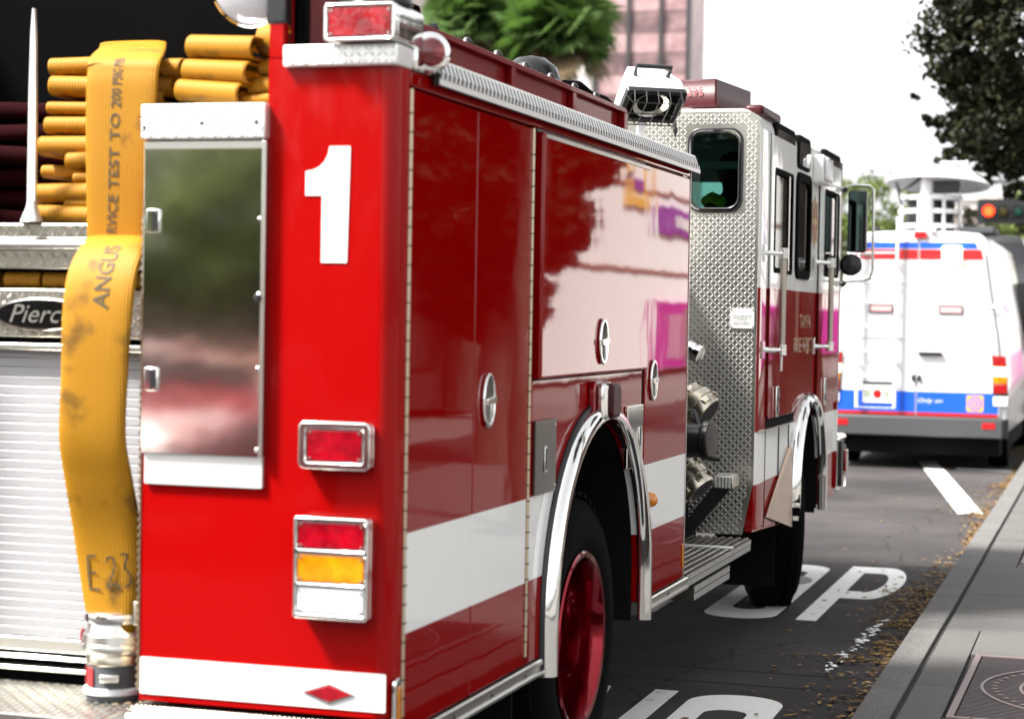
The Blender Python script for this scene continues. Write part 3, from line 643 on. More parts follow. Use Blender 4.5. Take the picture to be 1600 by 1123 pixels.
# ---- wheels
def wheel(name, cx, cy, s, steer=0, dish=.17):
    w = bpy.data.objects.new(name, None); COL.objects.link(w); w.parent = FE; w.location = (cx, cy, .525); w.rotation_euler = (0, 0, steer); w.empty_display_size = .2
    ax = (s, 0, 0)
    prof = [(.30, -.27), (.36, -.285), (.46, -.28), (.505, -.25), (.522, -.20), (.522, -.09), (.505, -.04), (.46, -.008), (.37, 0.0), (.318, -.018), (.305, -.03)]
    t = MB().lathe(prof, (0, 0, 0), ax, 56, cap=False)
    for k in range(44):
        a = 2 * math.pi * k / 44; c, d = math.cos(a), math.sin(a)
        for o in (-.07, -.145, -.22): t.obox((s * o, .526 * c, .526 * d), (.026, 0, 0), (0, -d * .024, c * .024), (0, c * .008, d * .008))
    t.build('tyre', M_rub, w, smooth=40)
    b = MB()
    b.lathe([(.318, -.018), (.322, -.008), (.314, -.002), (.298, -.006), (.290, -.03), (.284, -.07), (.276, -dish), (.20, -dish - .008), (.11, -dish + .0), (.10, -dish + .05), (.08, -dish + .065), (.001, -dish + .068)], (0, 0, 0), ax, 56, cap=False)
    b.build('rim', M_wheelred if dish > .1 else M_void, w, smooth=50)
    n = MB()
    for k in range(10):
        a = 2 * math.pi * k / 10; n.lathe([(.016, 0), (.016, .022), (.009, .032)], (s * (-dish - .002), .165 * math.cos(a), .165 * math.sin(a)), ax, 6)
    n.build('wheel_nut', M_chrome, w, kind='stuff', smooth=20)
    return w
wheel('wheel', -.035, RC - .04, 1); wheel('wheel', XL + .035, RC - .04, -1)
wheel('wheel', -.065, 6.90, 1, R(17), .05); wheel('wheel', XL + .10, 6.90, -1, R(17), .05)
for q in ((-.55, -.10, 1.40, 1.415, .16, .60), (-2.34, -1.9, 1.40, 1.415, .16, .60), (-.42, -.08, 6.28, 6.30, .18, .60), (-2.34, -2.0, 6.28, 6.30, .18, .60)): MB().box(*q).build('mud_flap', M_void, FE)

# ---- pump bay between body and cab
b = MB().box(-2.1, -.46, 3.57, 5.16, .62, 1.95); b.build('pump_core', M_void, FE)
pp = MB().box(-.455, -.44, 3.57, 5.16, .62, 1.95).build('pump_panel', M_alu, FE)
MB().box(-2.1, -.44, 3.57, 5.16, 1.952, 1.97).build('pump_deck', M_tread, FE)
b = MB()
for k in range(6):
    z = 1.78 - (k // 3) * .14; y = 3.9 + (k % 3) * .28
    b.lathe([(.05, 0), (.055, .01), (.05, .018)], (-.44, y, z), (1, 0, 0), 20)
b.build('pressure_gauge', M_chrome, pp)
def coupling(y, z, x0, tilt, r, ln, m, name):
    ax = Vector((math.cos(tilt), -.18, -math.sin(tilt))).normalized(); o = Vector((x0, y, z))
    q = MB().lathe([(r * .72, -.28), (r * .72, 0), (r * .8, .01)], o, ax, 28).build(name + '_pipe', M_black, FE)
    MB().lathe([(r * .86, .0), (r * 1.0, .008), (r * 1.0, ln * .28), (r * .92, ln * .30), (r * .92, ln * .36), (r * 1.08, ln * .38), (r * 1.08, ln * .62), (r * .98, ln * .64), (r * .98, ln * .9), (r * .90, ln)], o, ax, 36).build(name, m, q)
    lg = MB(); a = ax.cross(Vector((0, 0, 1))).normalized(); c = ax.cross(a)
    for k in range(6):
        t = 2 * math.pi * k / 6 + .3; d = a * math.cos(t) + c * math.sin(t); e = ax.cross(d); lg.obox(o + ax * ln * .80 + d * r * 1.02, d * .012, e * .016, ax * ln * .09); lg.obox(o + ax * ln * .15 + d * r * 1.02, d * .010, e * .016, ax * ln * .08)
    lg.build('lug', m, q, bevel=.002, kind='stuff')
    MB().lathe([(r * .80, ln * 1.002), (r * .5, ln * 1.004), (.001, ln * 1.004)], o, ax, 24, cap=False).build('cap_face', M_black, q)
coupling(4.25, 1.325, -.16, R(33), .085, .145, M_brassdk, 'discharge_valve')
coupling(4.25, .985, -.175, R(42), .082, .145, M_brassdk, 'discharge_valve')
q = MB().lathe([(.034, -.2), (.034, .02), (.042, .022), (.042, .06), (.036, .062), (.036, .07), (.043, .072), (.043, .095), (.030, .10)], (-.165, 4.2, 1.555), Vector((.9, -.15, -.38)), 24).build('drain_valve', M_chrome, FE)
q = MB().lathe([(.075, -.25), (.080, 0), (.080, .06), (.074, .065)], (-.10, 4.1, 1.13), (1, -.1, 0), 30).build('suction_inlet', M_black, FE)
MB().lathe([(.092, .0), (.095, .010), (.095, .030), (.088, .036), (.02, .038), (.001, .038)], (-.03, 4.09, 1.13), (1, -.1, 0), 30).build('inlet_cap', M_black, q)
MB().tube([(-.12, 4.04, 1.20), (-.11, 4.03, 1.265), (-.07, 4.03, 1.27), (-.05, 4.03, 1.21)], .010, 8).build('inlet_handle', M_grey, q); MB().tube([(-.02, 4.05, 1.06), (.03, 4.04, 1.05), (.055, 4.04, 1.05)], .010, 8).build('cap_lever', M_black, q)
b = MB()
ch = [(-.12, 4.05, .90), (-.13, 3.95, .82), (-.17, 3.85, .74), (-.16, 3.78, .68), (-.14, 3.72, .62)]
b.tube(ch, .007, 6); b.build('cap_chain', M_black, FE)
# running board and steps
M_stepdk = mat('step_metal_gap_shade', (.05, .047, .04), rough=.6, metal=.5)  # metal darkened: shade between the step ribs put into the colour
rb = MB().box(-.45, .0, 3.612, 5.12, .515, .575).build('running_board', M_stepdk, FE, bevel=.004)
b = MB(); x = -.43
while x < -.01: b.box(x, x + .020, 3.62, 5.115, .575, .5835); x += .040
b.build('step_rib', M_tread, rb, bevel=.003)
MB().box(-.45, .004, 4.62, 4.65, .5755, .589).build('step_bar', M_treadW, rb, bevel=.003)
b = MB(); y = 3.616
while y < 5.11: b.box(.0005, .0015, y, y + .013, .521, .545); b.box(.0005, .0015, y + .008, y + .021, .549, .572); y += .026
b.build('edge_rib', M_treadW, rb, kind='stuff', smooth=0)
ls = MB().box(-.20, -.01, 3.82, 4.64, .432, .500).build('lower_step', M_stepdk, FE, bevel=.004)
b = MB(); y = 3.826
while y < 4.63: b.box(-.0095, -.0085, y, y + .014, .436, .464); b.box(-.0095, -.0085, y + .008, y + .022, .470, .497); y += .026
b.build('edge_rib', M_treadW, ls, kind='stuff', smooth=0)
fs = MB().box(-.15, -.055, 4.90, 5.08, .845, .905).build('folding_step', M_tread, FE, bevel=.004)
b = MB()
for k in range(5): b.box(-.143 + k * .017, -.134 + k * .017, 4.896, 4.8995, .85, .90); b.box(-.143 + k * .017, -.134 + k * .017, 4.905, 5.07, .9055, .910)
b.build('step_rib', M_treadW, fs, kind='stuff', smooth=0)
MB().prism([(-.36, .60), (-.28, .60), (-.08, .84), (-.18, .84)], 'y', 5.0, 5.02).build('step_bracket', M_black, FE)

# ---- cab
Y0, Y1 = 5.20, 8.12
FC, FH, FZ = 6.92, .485, .72
def cab_side(x0, x1):
    out = [(Y0 + .012, 2.66), (Y0 + .012, 1.16), (Y0 + .012, .60), (FC - FH - .02, .545)] + [(y, max(z, .55)) for y, z in arch_path(FC, FH + .01, .55, FZ)] + [(Y1 - .05, .56), (Y1, .60), (Y1, 2.0), (Y1 - .06, 2.66)]
    holes = [rr(5.60, 6.185, 1.935, 2.49, .03, 4), rr(6.38, 6.84, 1.94, 2.505, .07, 5), rr(7.36, 7.985, 1.955, 2.49, .03, 4)]
    return MB().plate(out, holes, 'x', x0, x1)
cab_side(-.05, -.012).build('cab_side', M_cab, FE, smooth=20)
cab_side(XL + .012, XL + .05).build('cab_side', M_cab, FE, smooth=20)
# roof with rounded edges, rear post and front corner
def roof_sec(y, dz=0): 
    P = []
    for k in range(9):
        a = R(90 * k / 8); P.append((-.012 - .10 + .10 * math.cos(a), y, 2.66 + dz + .10 * math.sin(a)))
    for k in range(9):
        a = R(90 + 90 * k / 8); P.append((XL + .112 + .10 * math.cos(a), y, 2.66 + dz + .10 * math.sin(a)))
    P += [(XL + .05, y, 2.64), (XL + .05, y, 2.64)][:1] + [(XL + .06, y, 2.70 + dz), (-.06, y, 2.70 + dz), (-.05, y, 2.64)]
    return P
MB().loft([roof_sec(Y0 + .012), roof_sec(Y1 - .2), roof_sec(Y1 - .06, -.03)]).build('cab_roof', M_cab, FE, smooth=50)
post = MB()
pr2 = [(-.05, Y0 + .012), (-.05, Y0 + .30), (-.006, Y0 + .30)] + [(-.006 + .006 - .045 + .045 * math.cos(a), Y0 + .058 - .045 * math.sin(a)) for a in [R(90 * k / 6) for k in range(7)]]
post.prism(pr2, 'z', .61, 2.66); post.build('cab_corner_post', M_cab, FE, smooth=50)
# rear wall in diamond plate with its window
ww = (-.360, -.112, 2.250, 2.640)
def corner_top(x0, x1, z0, z1, r, ch):
    P = [(x1 - ch, z0), (x1 - .002, z0 + .27)] + [(x1 - r + r * math.cos(R(90 * k / 6)), z1 - r + r * math.sin(R(90 * k / 6))) for k in range(7)]
    P += [(x0 + r + r * math.cos(R(90 + 90 * k / 6)), z1 - r + r * math.sin(R(90 + 90 * k / 6))) for k in range(7)] + [(x0, z0 + .27), (x0 + ch, z0)]
    return P
wh = [rr(ww[0], ww[1], ww[2], ww[3], .055, 6), rr(-2.44 - ww[1], -2.44 - ww[0], ww[2], ww[3], .055, 6)]
cw = MB().plate(corner_top(XL + .01, -.006, .585, 2.745, .07, .055), wh, 'y', Y0, Y0 + .010).build('cab_rear_wall', M_tread, FE, smooth=0)
def ins(u, v):
    x = -.62 + u; z = .585 + v
    if ww[0] - .03 < x < ww[1] + .03 and ww[2] - .03 < z < ww[3] + .03: return False
    if z < .86 and x > -.065 + (z - .585) * .2 - .02: return False
    if z > 2.70 and x > -.06: return False
    return True
MB().tread((-.62, Y0, .585), (1, 0, 0), (0, 0, 1), .60, 2.15, .0188, .0255, .0066, .0034, inside=ins).build('tread_pattern', M_treadW, cw, kind='stuff')  # bars in a brighter metal: sky reflection put into their colour
for z in (2.62, 2.41, 2.15, 1.9, 1.6, 1.3, 1.0): MB().lathe([(.006, 0), (.004, .004)], (-.022, Y0, z), (0, -1, 0), 8).build('rivet', M_alu, cw)
for wx0, wx1 in ((ww[0], ww[1]), (-2.44 - ww[1], -2.44 - ww[0])):
    wf = MB().plate(rr(wx0 - .022, wx1 + .022, ww[2] - .022, ww[3] + .022, .07, 6), [rr(wx0 + .004, wx1 - .004, ww[2] + .004, ww[3] - .004, .055, 6)], 'y', Y0 - .010, Y0 + .014).build('window', M_black, FE, bevel=.004)
    MB().plate(rr(wx0 - .010, wx1 + .010, ww[2] - .010, ww[3] + .010, .062, 6), [rr(wx0 - .003, wx1 + .003, ww[2] - .003, ww[3] + .003, .058, 6)], 'y', Y0 - .0135, Y0 - .0095).build('window_trim', M_chrome, wf)
    MB().prism(rr(wx0 + .002, wx1 - .002, ww[2] + .002, ww[3] - .002, .05, 6), 'y', Y0 - .002, Y0 + .002).build('pane', M_glass, wf, smooth=0)
    MB().box(wx0, wx1, Y0 + .004, Y0 + .020, 2.452, 2.490).build('window_bar', M_black, wf)
# warning placard
pl = MB().box(-.142, -.018, Y0 - .009, Y0 - .0035, 1.640, 1.742).build('placard', mat('placard_white', (.50, .50, .48), rough=.5), FE)
b = MB()
for k, (s, w) in enumerate((('DO NOT RIDE ON STEP', .095), ('WHEN MOVING VEHICLE IS', .095), ('IN MOTION', .05), ('DEATH OR SERIOUS', .08), ('INJURY MAY RESULT', .08))):
    V, F = text(s, .0068, w); z = 1.700 - k * .0105 - (.004 if k > 2 else 0); b.add([(-.08 - w / 2 + a, Y0 - .0095, z + c) for a, c in V], F)
b.build('lettering', M_black, pl, smooth=0, recalc=False)
for x in (-.136, -.024):
    for z in (1.648, 1.734): MB().lathe([(.004, 0), (.003, .003)], (x, Y0 - .009, z), (0, -1, 0), 8).build('screw', M_black, pl)
# doors and windows of the cab side
def cab_door(y0, y1, hole, z0=1.165, z1=2.655, zc=None):
    d = MB().plate(rr(y0, y1, z0, z1, .03, 4), [rr(*hole, .03, 4)], 'x', -.0118, .004).build('cab_door', M_cab, FE, bevel=.004, smooth=20)
    w = MB().plate(rr(hole[0], hole[1], hole[2], hole[3], .03, 4), [rr(hole[0] + .028, hole[1] - .028, hole[2] + .028, hole[3] - .028, .02, 4)], 'x', -.02, .007).build('window_frame', M_gasket, d)
    MB().box(-.012, -.009, hole[0] + .02, hole[1] - .02, hole[2] + .02, hole[3] - .02).build('pane', M_sideglass, d, smooth=0)
    MB().box(.0072, .0105, hole[1] - .16, hole[1] - .135, hole[2] + .02, hole[3] - .02).build('window_bar', M_alu, d)
    return d
cd1 = cab_door(5.515, 6.262, (5.60, 6.185, 1.935, 2.49)); cd2 = cab_door(7.215, 8.03, (7.36, 7.985, 1.955, 2.49))
w = MB().plate(rr(6.36, 6.86, 1.92, 2.525, .08, 6), [rr(6.41, 6.81, 1.97, 2.475, .06, 5)], 'x', -.016, .004).build('window', M_gasket, FE, bevel=.003)
MB().box(-.012, -.009, 6.39, 6.83, 1.95, 2.495).build('pane', M_sideglass, w, smooth=0)
for y0, y1 in ((5.645, 6.27), (6.375, 6.815), (7.335, 8.04)):
    w = MB().prism(rr(y0, y1, 2.545, 2.735, .05, 5), 'x', -.03, -.002).build('upper_window', M_gasket, FE, bevel=.003)
    MB().prism(rr(y0 + .03, y1 - .03, 2.565, 2.700, .035, 5), 'x', -.0018, .001).build('pane', M_dkglass, w, smooth=0)
for dd, y in ((cd1, 5.755), (cd2, 7.465)):
    q = MB().box(.0045, .016, y - .04, y + .04, 1.165, 1.33).build('handle', M_chrome, dd, bevel=.004)
    MB().box(.0162, .020, y - .028, y + .028, 1.19, 1.24).box(.0162, .020, y - .028, y + .028, 1.27, 1.31).build('handle_recess', M_black, dd)
# grab rails
for y in (5.44, 7.13):
    gr = MB().tube([(.085, y, 1.535), (.085, y, 2.035)], .017, 12).build('grab_rail', M_rail, FE)
    for z in (1.53, 2.03):
        b = MB().lathe([(.024, -.028), (.024, .028)], (.085, y, z), (0, 0, 1), 16).tube([(.0, y - .10, z), (.04, y - .07, z), (.085, y, z)], [.016, .012, .014], 8).box(-.002, .012, y - .125, y - .085, z - .045, z + .045); b.build('rail_bracket', M_chrome, gr, bevel=.002)
MB().box(.078, .088, 5.435, 5.450, 1.42, 1.50).build('rail_tag', M_treadW, FE)
# side scene lamp, emblem, gold lettering
q = MB().prism(rr(6.95, 7.22, 2.495, 2.665, .02, 4), 'x', -.012, .055).build('scene_lamp', M_white, FE, bevel=.01)
MB().prism(rr(6.97, 7.20, 2.512, 2.648, .02, 4), 'x', .0555, .075).build('lens', M_clear, q, bevel=.01)
b = MB().plate(ell(7.06, 2.27, .105, .135, 28), [ell(7.06, 2.27, .085, .113, 28)], 'x', -.0115, -.0085)
for k in range(8):
    a = 2 * math.pi * k / 8; b.prism(ell(7.06 + .105 * math.cos(a), 2.27 + .135 * math.sin(a), .022, .024, 8), 'x', -.0084, -.0070)
em = b.build('emblem', M_gold, FE, smooth=0)
MB().prism(ell(7.06, 2.27, .084, .112, 28), 'x', -.0115, -.0092).build('emblem_field', M_plainred, em, smooth=0)
b = MB().box(-.0090, -.0075, 7.045, 7.075, 2.18, 2.36).box(-.0073, -.0062, 6.99, 7.13, 2.255, 2.285); b.build('emblem_cross', M_gold, em, smooth=0)
b = MB()
for s, y0, z0, w, h in (('TAMPA', 6.57, 1.64, .40, .078), ('FIRE RESCUE', 6.39, 1.50, .78, .085)):
    V, F = text(s, h, w); b.add([(-.0085, y0 + a, z0 + c) for a, c in V], F)
b.build('gold_lettering', M_gold, FE, smooth=0, recalc=False)
# door bottom gap, front fender, flare
MB().box(-.03, -.009, 5.25, 6.42, 1.110, 1.163).build('door_sill', M_void, FE); MB().box(-.009, .010, 5.25, 6.40, 1.108, 1.1135).build('door_sill_trim', M_alu, FE)
MB().box(-.03, -.004, 5.508, 5.514, .60, 2.66).box(-.03, -.006, 5.94, 5.946, .56, 1.108).box(-.03, -.006, 6.263, 6.269, .56, 2.64).box(-.03, -.004, 7.208, 7.214, 1.2, 2.64).build('door_gap', M_void, FE)
sweep_arch('fender_trim', arch_path(FC, FH - .005, .52, FZ, 26, FH - .01), .06, .055, -.012, M_chrome)
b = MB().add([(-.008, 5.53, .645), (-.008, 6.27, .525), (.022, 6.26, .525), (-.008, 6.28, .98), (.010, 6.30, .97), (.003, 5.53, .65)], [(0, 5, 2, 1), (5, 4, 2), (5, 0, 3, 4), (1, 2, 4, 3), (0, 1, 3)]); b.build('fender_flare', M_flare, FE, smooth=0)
b = MB(); pts = arch_path(FC, FH, .50, FZ); b.loft([[(x, p[0], p[1]) for p in pts] for x in (-.03, -.60)], closed=False, cap=False); b.box(-.62, -.60, 6.3, 7.55, .5, 1.4); b.build('wheel_well', M_void, FE)
MB().box(-.40, -.02, 7.40, 7.415, .53, 1.15).build('mud_guard', M_void, FE)
# cab interior: floor, roof lining, seats, bulkheads; windscreen side left open to daylight
b = MB().box(XL + .06, -.06, Y0 + .03, Y1 - .1, 1.14, 1.18).box(-1.72, -.72, 6.5, 7.4, 1.18, 1.75)
for x in (-.55, -1.15, -1.9):
    b.box(x - .24, x + .24, 5.35, 5.85, 1.2, 1.72) if x < -.9 else None
b.box(-.62, -.10, 5.98, 6.42, 1.2, 1.80)
b.box(-.78, -.30, 7.25, 7.7, 1.2, 1.70).box(-.72, -.30, 7.2, 7.3, 1.7, 2.22).box(-2.1, -1.62, 7.25, 7.7, 1.2, 1.7).box(-2.1, -1.62, 7.2, 7.3, 1.7, 2.3)
b.box(XL + .06, -.06, Y0 + .02, Y1 - .1, 2.655, 2.69)
b.build('cab_interior', M_grey, FE, bevel=.01)
b = MB().box(XL, 0, Y1 - .05, Y1, .60, 1.85).box(XL, 0, Y1 - .07, Y1 - .02, 2.58, 2.70).box(-.06, -.0, Y1 - .06, Y1 - .01, 1.85, 2.6).box(XL, XL + .06, Y1 - .06, Y1 - .01, 1.85, 2.6).box(-1.25, -1.19, Y1 - .06, Y1 - .01, 1.85, 2.6); b.build('cab_front', M_cab, FE)
b = MB().box(-.020, .003, Y1 - .085, Y1 - .012, 1.2, 2.70).build('windscreen_gasket', M_black, FE, bevel=.003)
MB().box(XL + .05, -.05, Y1 - .035, Y1 - .03, 1.84, 2.59).build('windscreen', M_glass, FE, smooth=0)
# bumper
b = MB().prism(rr(-1.22 - 1.215, .0, 8.10, 8.60, .06, 5), 'z', .56, .93).build('front_bumper', M_chrome, FE, bevel=.02)
MB().box(.001, .006, 8.22, 8.50, .66, .86).build('bumper_panel', M_black, FE); MB().box(.0065, .028, 8.36, 8.46, .69, .83).build('bumper_lamp', M_redlens, FE, bevel=.008)
b = MB().box(.001, .022, 8.20, 8.25, .60, .90).build('bumper_pad', M_black, FE, bevel=.005)
# mirrors
mt = MB().tube([(.0, 8.05, 2.535), (.08, 8.10, 2.56), (.18, 8.10, 2.555), (.205, 8.10, 2.53), (.207, 8.10, 2.01), (.19, 8.10, 1.96), (.15, 8.10, 1.945), (.0, 8.05, 1.93)], .009, 10).build('mirror_bracket', M_alu, FE)
q = MB().prism(rr(.045, .165, 2.125, 2.525, .02, 4), 'y', 8.07, 8.13).build('mirror_head', M_black, mt, bevel=.008)
MB().prism(rr(.055, .155, 2.135, 2.515, .015, 4), 'y', 8.066, 8.0695).build('mirror_glass', mat('mirror_glass', (.10, .16, .15), rough=.03, metal=1), mt, smooth=0)
MB().lathe([(.001, -.03), (.05, -.022), (.072, 0), (.066, .03), (.03, .06)], (.07, 8.08, 2.045), (0, 1, 0), 28).build('convex_mirror', M_black, mt)
MB().box(.12, .21, 8.092, 8.108, 2.10, 2.112).build('mirror_arm', M_alu, mt)
for z in (2.525, 1.922): MB().obox((.025, 8.06, z), (.012, 0, .012), (0, .01, 0), (-.012, 0, .012)).build('bracket_knob', M_black, mt)
# roof fittings
lb = MB().loft([[(x, y, z) for x, y in ((-.535, 5.66), (-.325, 5.62), (-.255, 6.25), (-.46, 6.32))] for z in (2.815, 2.83, 2.955, 2.965)]).build('light_bar', M_redbar, FE, bevel=.012)
MB().loft([[(x, y, z) for x, y in ((-.49, 5.75), (-.34, 5.72), (-.28, 6.15), (-.43, 6.2))] for z in (2.755, 2.813)]).build('light_bar_base', M_black, lb)
b = MB(); V, F = text('295', .045); b.add([(-.49 + a, 5.645 - (a / .2) * .035, 2.875 + c) for a, c in V], F); b.build('lettering', mat('faded_print', (.22, .04, .05), rough=.5), lb, smooth=0, recalc=False)
MB().box(-.13, -.03, 5.40, 5.95, 2.745, 2.80).build('roof_lamp', M_redbar, FE, bevel=.02, seg=3)
# flood light on its mast
fl = bpy.data.objects.new('flood_lamp', None); COL.objects.link(fl); fl.parent = FE; fl.location = (-.445, 4.6, 2.745)
fl.rotation_euler = (R(50), R(0), R(36)); fl.scale = (1.2, 1.15, 1.05)       # face looks back and down
MB().lathe([(.022, -.26), (.022, -.02)], (-.50, 4.66, 2.745), (0, 0, 1), 14).box(-.56, -.44, 4.62, 4.70, 1.97, 2.5).build('lamp_mast', M_treadW, FE)
b = MB().loft([[(-.125 * s, -.02 + d, -.095 * s), (.125 * s, -.02 + d, -.095 * s), (.125 * s, -.02 + d, .095 * s), (-.125 * s, -.02 + d, .095 * s)] for s, d in ((1, 0), (1, .05), (.62, .16))]); b.build('lamp_housing', M_white, fl, bevel=.006)
MB().plate(rr(-.130, .130, -.100, .100, .01, 3), [rr(-.105, .105, -.078, .078, .01, 3)], 'y', -.045, -.022).build('lamp_bezel', M_black, fl, bevel=.003)
MB().lathe([(.001, .02), (.04, .016), (.072, .0), (.076, -.004)], (0, -.03, 0), (0, 1, 0), 24, cap=False).build('reflector', M_alu, fl)
MB().box(-.11, .11, -.022, -.0205, -.085, .085).build('lamp_back', M_void, fl)
b = MB()
for k in range(-2, 3): b.tube([(k * .05, -.045, -.1), (k * .052, -.085, -.08), (k * .052, -.09, .08), (k * .05, -.045, .1)], .0025, 5)
for z in (-.07, 0, .07): b.tube([(-.13, -.045, z), (-.11, -.088, z), (.11, -.088, z), (.13, -.045, z)], .0025, 5)
b.build('wire_guard', M_black, fl)
b = MB().tube([(-.07, .06, .08), (-.075, .07, .135), (.075, .07, .135), (.07, .06, .08)], .011, 8); b.build('carry_handle', M_black, fl)
MB().lathe([(.002, 0), (.012, .03), (.004, .07)], (-.30, 4.55, 2.555), (0, 0, 1), 10).build('lamp_toggle', M_black, FE)
# ------------------------------------------------------------------ fire hoses
def pxY(px, py, y):      # metres in the plane y for the measured picture point
    v = right * ((px - 800) / 3111) + up * ((561.5 - py) / 3111) + fwd; t = (y + 4.849) / v.y; return 1.843 + v.x * t, 1.70 + v.z * t
def spline(pts, n):
    """Catmull-Rom through tuples, n samples"""
    P = [np.array(p, float) for p in pts]; P = [2 * P[0] - P[1]] + P + [2 * P[-1] - P[-2]]; out = []
    m_ = len(P) - 3
    for k in range(n):
        t = k / (n - 1) * m_; i = min(int(t), m_ - 1); t -= i; a, b, c, d = P[i:i + 4]
        out.append(.5 * ((2 * b) + (-a + c) * t + (2 * a - 5 * b + 4 * c - d) * t * t + (-a + 3 * b - 3 * c + d) * t ** 3))
    return out
def strip(keys, n=60, th=.014, nu=14):
    """hose run; keys: (x centre, y, z, width, thickness factor, yaw)"""
    rings = []; C_ = spline(keys, n)
    for i, c in enumerate(C_):
        a = C_[max(i - 1, 0)]; b = C_[min(i + 1, n - 1)]; t = Vector((b[:3] - a[:3])).normalized()
        w = Vector((math.cos(c[5]), math.sin(c[5]), 0)); w = (w - t * w.dot(t)).normalized(); nn = w.cross(t)
        if nn.y > 0 and abs(nn.y) > .05: nn = -nn
        rings.append((Vector(c[:3]), w, nn, c[3], th * c[4]))
    mb = MB(); R_ = []
    for (p, w, nn, wd, h) in rings:
        R_.append([p + w * (wd / 2 * np.sign(math.cos(a)) * abs(math.cos(a)) ** .55) + nn * (h * np.sign(math.sin(a)) * abs(math.sin(a)) ** .75) for a in [2 * math.pi * k / (2 * nu) for k in range(2 * nu)]])
    mb.loft(R_)
    def at(u, s, off):      # u across in metres from the centre, s along 0..1
        f = s * (n - 1); i = min(max(int(f), 0), n - 2); f -= i
        p = rings[i][0].lerp(rings[i + 1][0], f); w = rings[i][1].lerp(rings[i + 1][1], f); nn = rings[i][2].lerp(rings[i + 1][2], f)
        wd = rings[i][3] * (1 - f) + rings[i + 1][3] * f; h = rings[i][4] * (1 - f) + rings[i + 1][4] * f
        q = max(1 - abs(2 * u / wd) ** 3, 0) ** .5
        return p + w * u + nn * (h * q + off)
    return mb, at
HS = thing('fire_hose', 'yellow flat fire hose draped down the engine back, marked ANGUS and E 23', 'fire hose', (-.745, .085, .612))
def local(o):      # children are modelled in world coordinates
    o.parent = HS; o.matrix_parent_inverse = Matrix.Translation((.745, -.085, -.612)); return o
def pk(L, Rr, py, y, tf=1.0, yaw=.1):
    p, q = pxY(L, py, y), pxY(Rr, py, y); return ((p[0] + q[0]) / 2, y, p[1], q[0] - p[0], tf, yaw)
upper_keys = [pk(163, 255, 70, .80, 1, .12), pk(160, 254, 78, .50), pk(152, 252, 85, .28), pk(143, 249, 96, .16), pk(139, 245, 118, .135), pk(137, 241, 170, .13), pk(137, 236, 260, .13), pk(138, 229, 340, .135), pk(138, 226, 395, .14)]
mb, at_u = strip(upper_keys, 70, .010); local(mb.build('hose_run', M_hose, smooth=60))
low_keys = [pk(143, 224, 372, .20, .8), pk(141, 223, 374, .13, .9), pk(134, 222, 380, .07), pk(120, 219, 400, .015), pk(106, 210, 440, -.025), pk(100, 203, 500, -.04), pk(98, 197, 590, -.04), pk(95, 194, 680, -.03, 1.2), pk(104, 204, 745, .0, 1.5), pk(117, 218, 820, .04, 1.9), pk(127, 226, 880, .065, 2.6), pk(137, 224, 935, .08, 3.6), pk(147, 217, 975, .085, 4.4), pk(148, 217, 990, .085, 4.4)]
mb, at_l = strip(low_keys, 100); local(mb.build('hose_run', M_hose, smooth=60))
# stencilled words that follow the cloth: text x runs up the hose
def stencil(s, at, s0, s1, h, u0, off=.0015, wid=1.0, name='stencil_lettering', shear=0):
    V, F = text(s, h, wid, shear, 1.0, .012); V, F = cut_word(V, F, .03); mb = MB(); mb.add([at(u0 - b, s0 + (s1 - s0) * a / wid, off) for a, b in V], F)
    local(mb.build(name, M_print, smooth=0, recalc=False))
# upper text reads from bottom to top:  s decreases upwards
stencil('RVICE TEST TO 200 PSIG PER', at_u, .925, .385, .030, .004, wid=.58)
stencil('ANGUS', at_l, .365, .205, .046, .036, wid=.20)
def scrawl(path, at, w=.006):
    mb = MB()
    for ln in path:
        for (u0, s0), (u1, s1) in zip(ln, ln[1:]):
            d = Vector((u1 - u0, (s1 - s0) * 1.3)); L = max(d.length, 1e-4); nx, ns = -d.y / L * w / 2, d.x / L * w / 2 / 1.3
            mb.add([at(UO + u0 + nx, s0 + ns, .004), at(UO + u1 + nx, s1 + ns, .004), at(UO + u1 - nx, s1 - ns, .004), at(UO + u0 - nx, s0 - ns, .004)], [(0, 1, 2, 3)])
    local(mb.build('hand_lettering', M_print, smooth=0, recalc=False))
T0 = .775; UO = .016     # hand-written E 23
scrawl([[(-.045, T0 - .035), (-.072, T0 - .035), (-.070, T0 + .035), (-.038, T0 + .035)], [(-.071, T0), (-.048, T0)],
        [(-.018, T0 - .02), (-.010, T0 - .032), (.006, T0 - .03), (.008, T0 - .012), (-.006, T0 + .012), (-.018, T0 + .028), (-.008, T0 + .03), (.004, T0 + .022), (.022, T0 + .032)],
        [(.026, T0 - .036), (.046, T0 - .036), (.034, T0 - .008), (.048, T0 + .002), (.048, T0 + .022), (.034, T0 + .03)]], at_l)
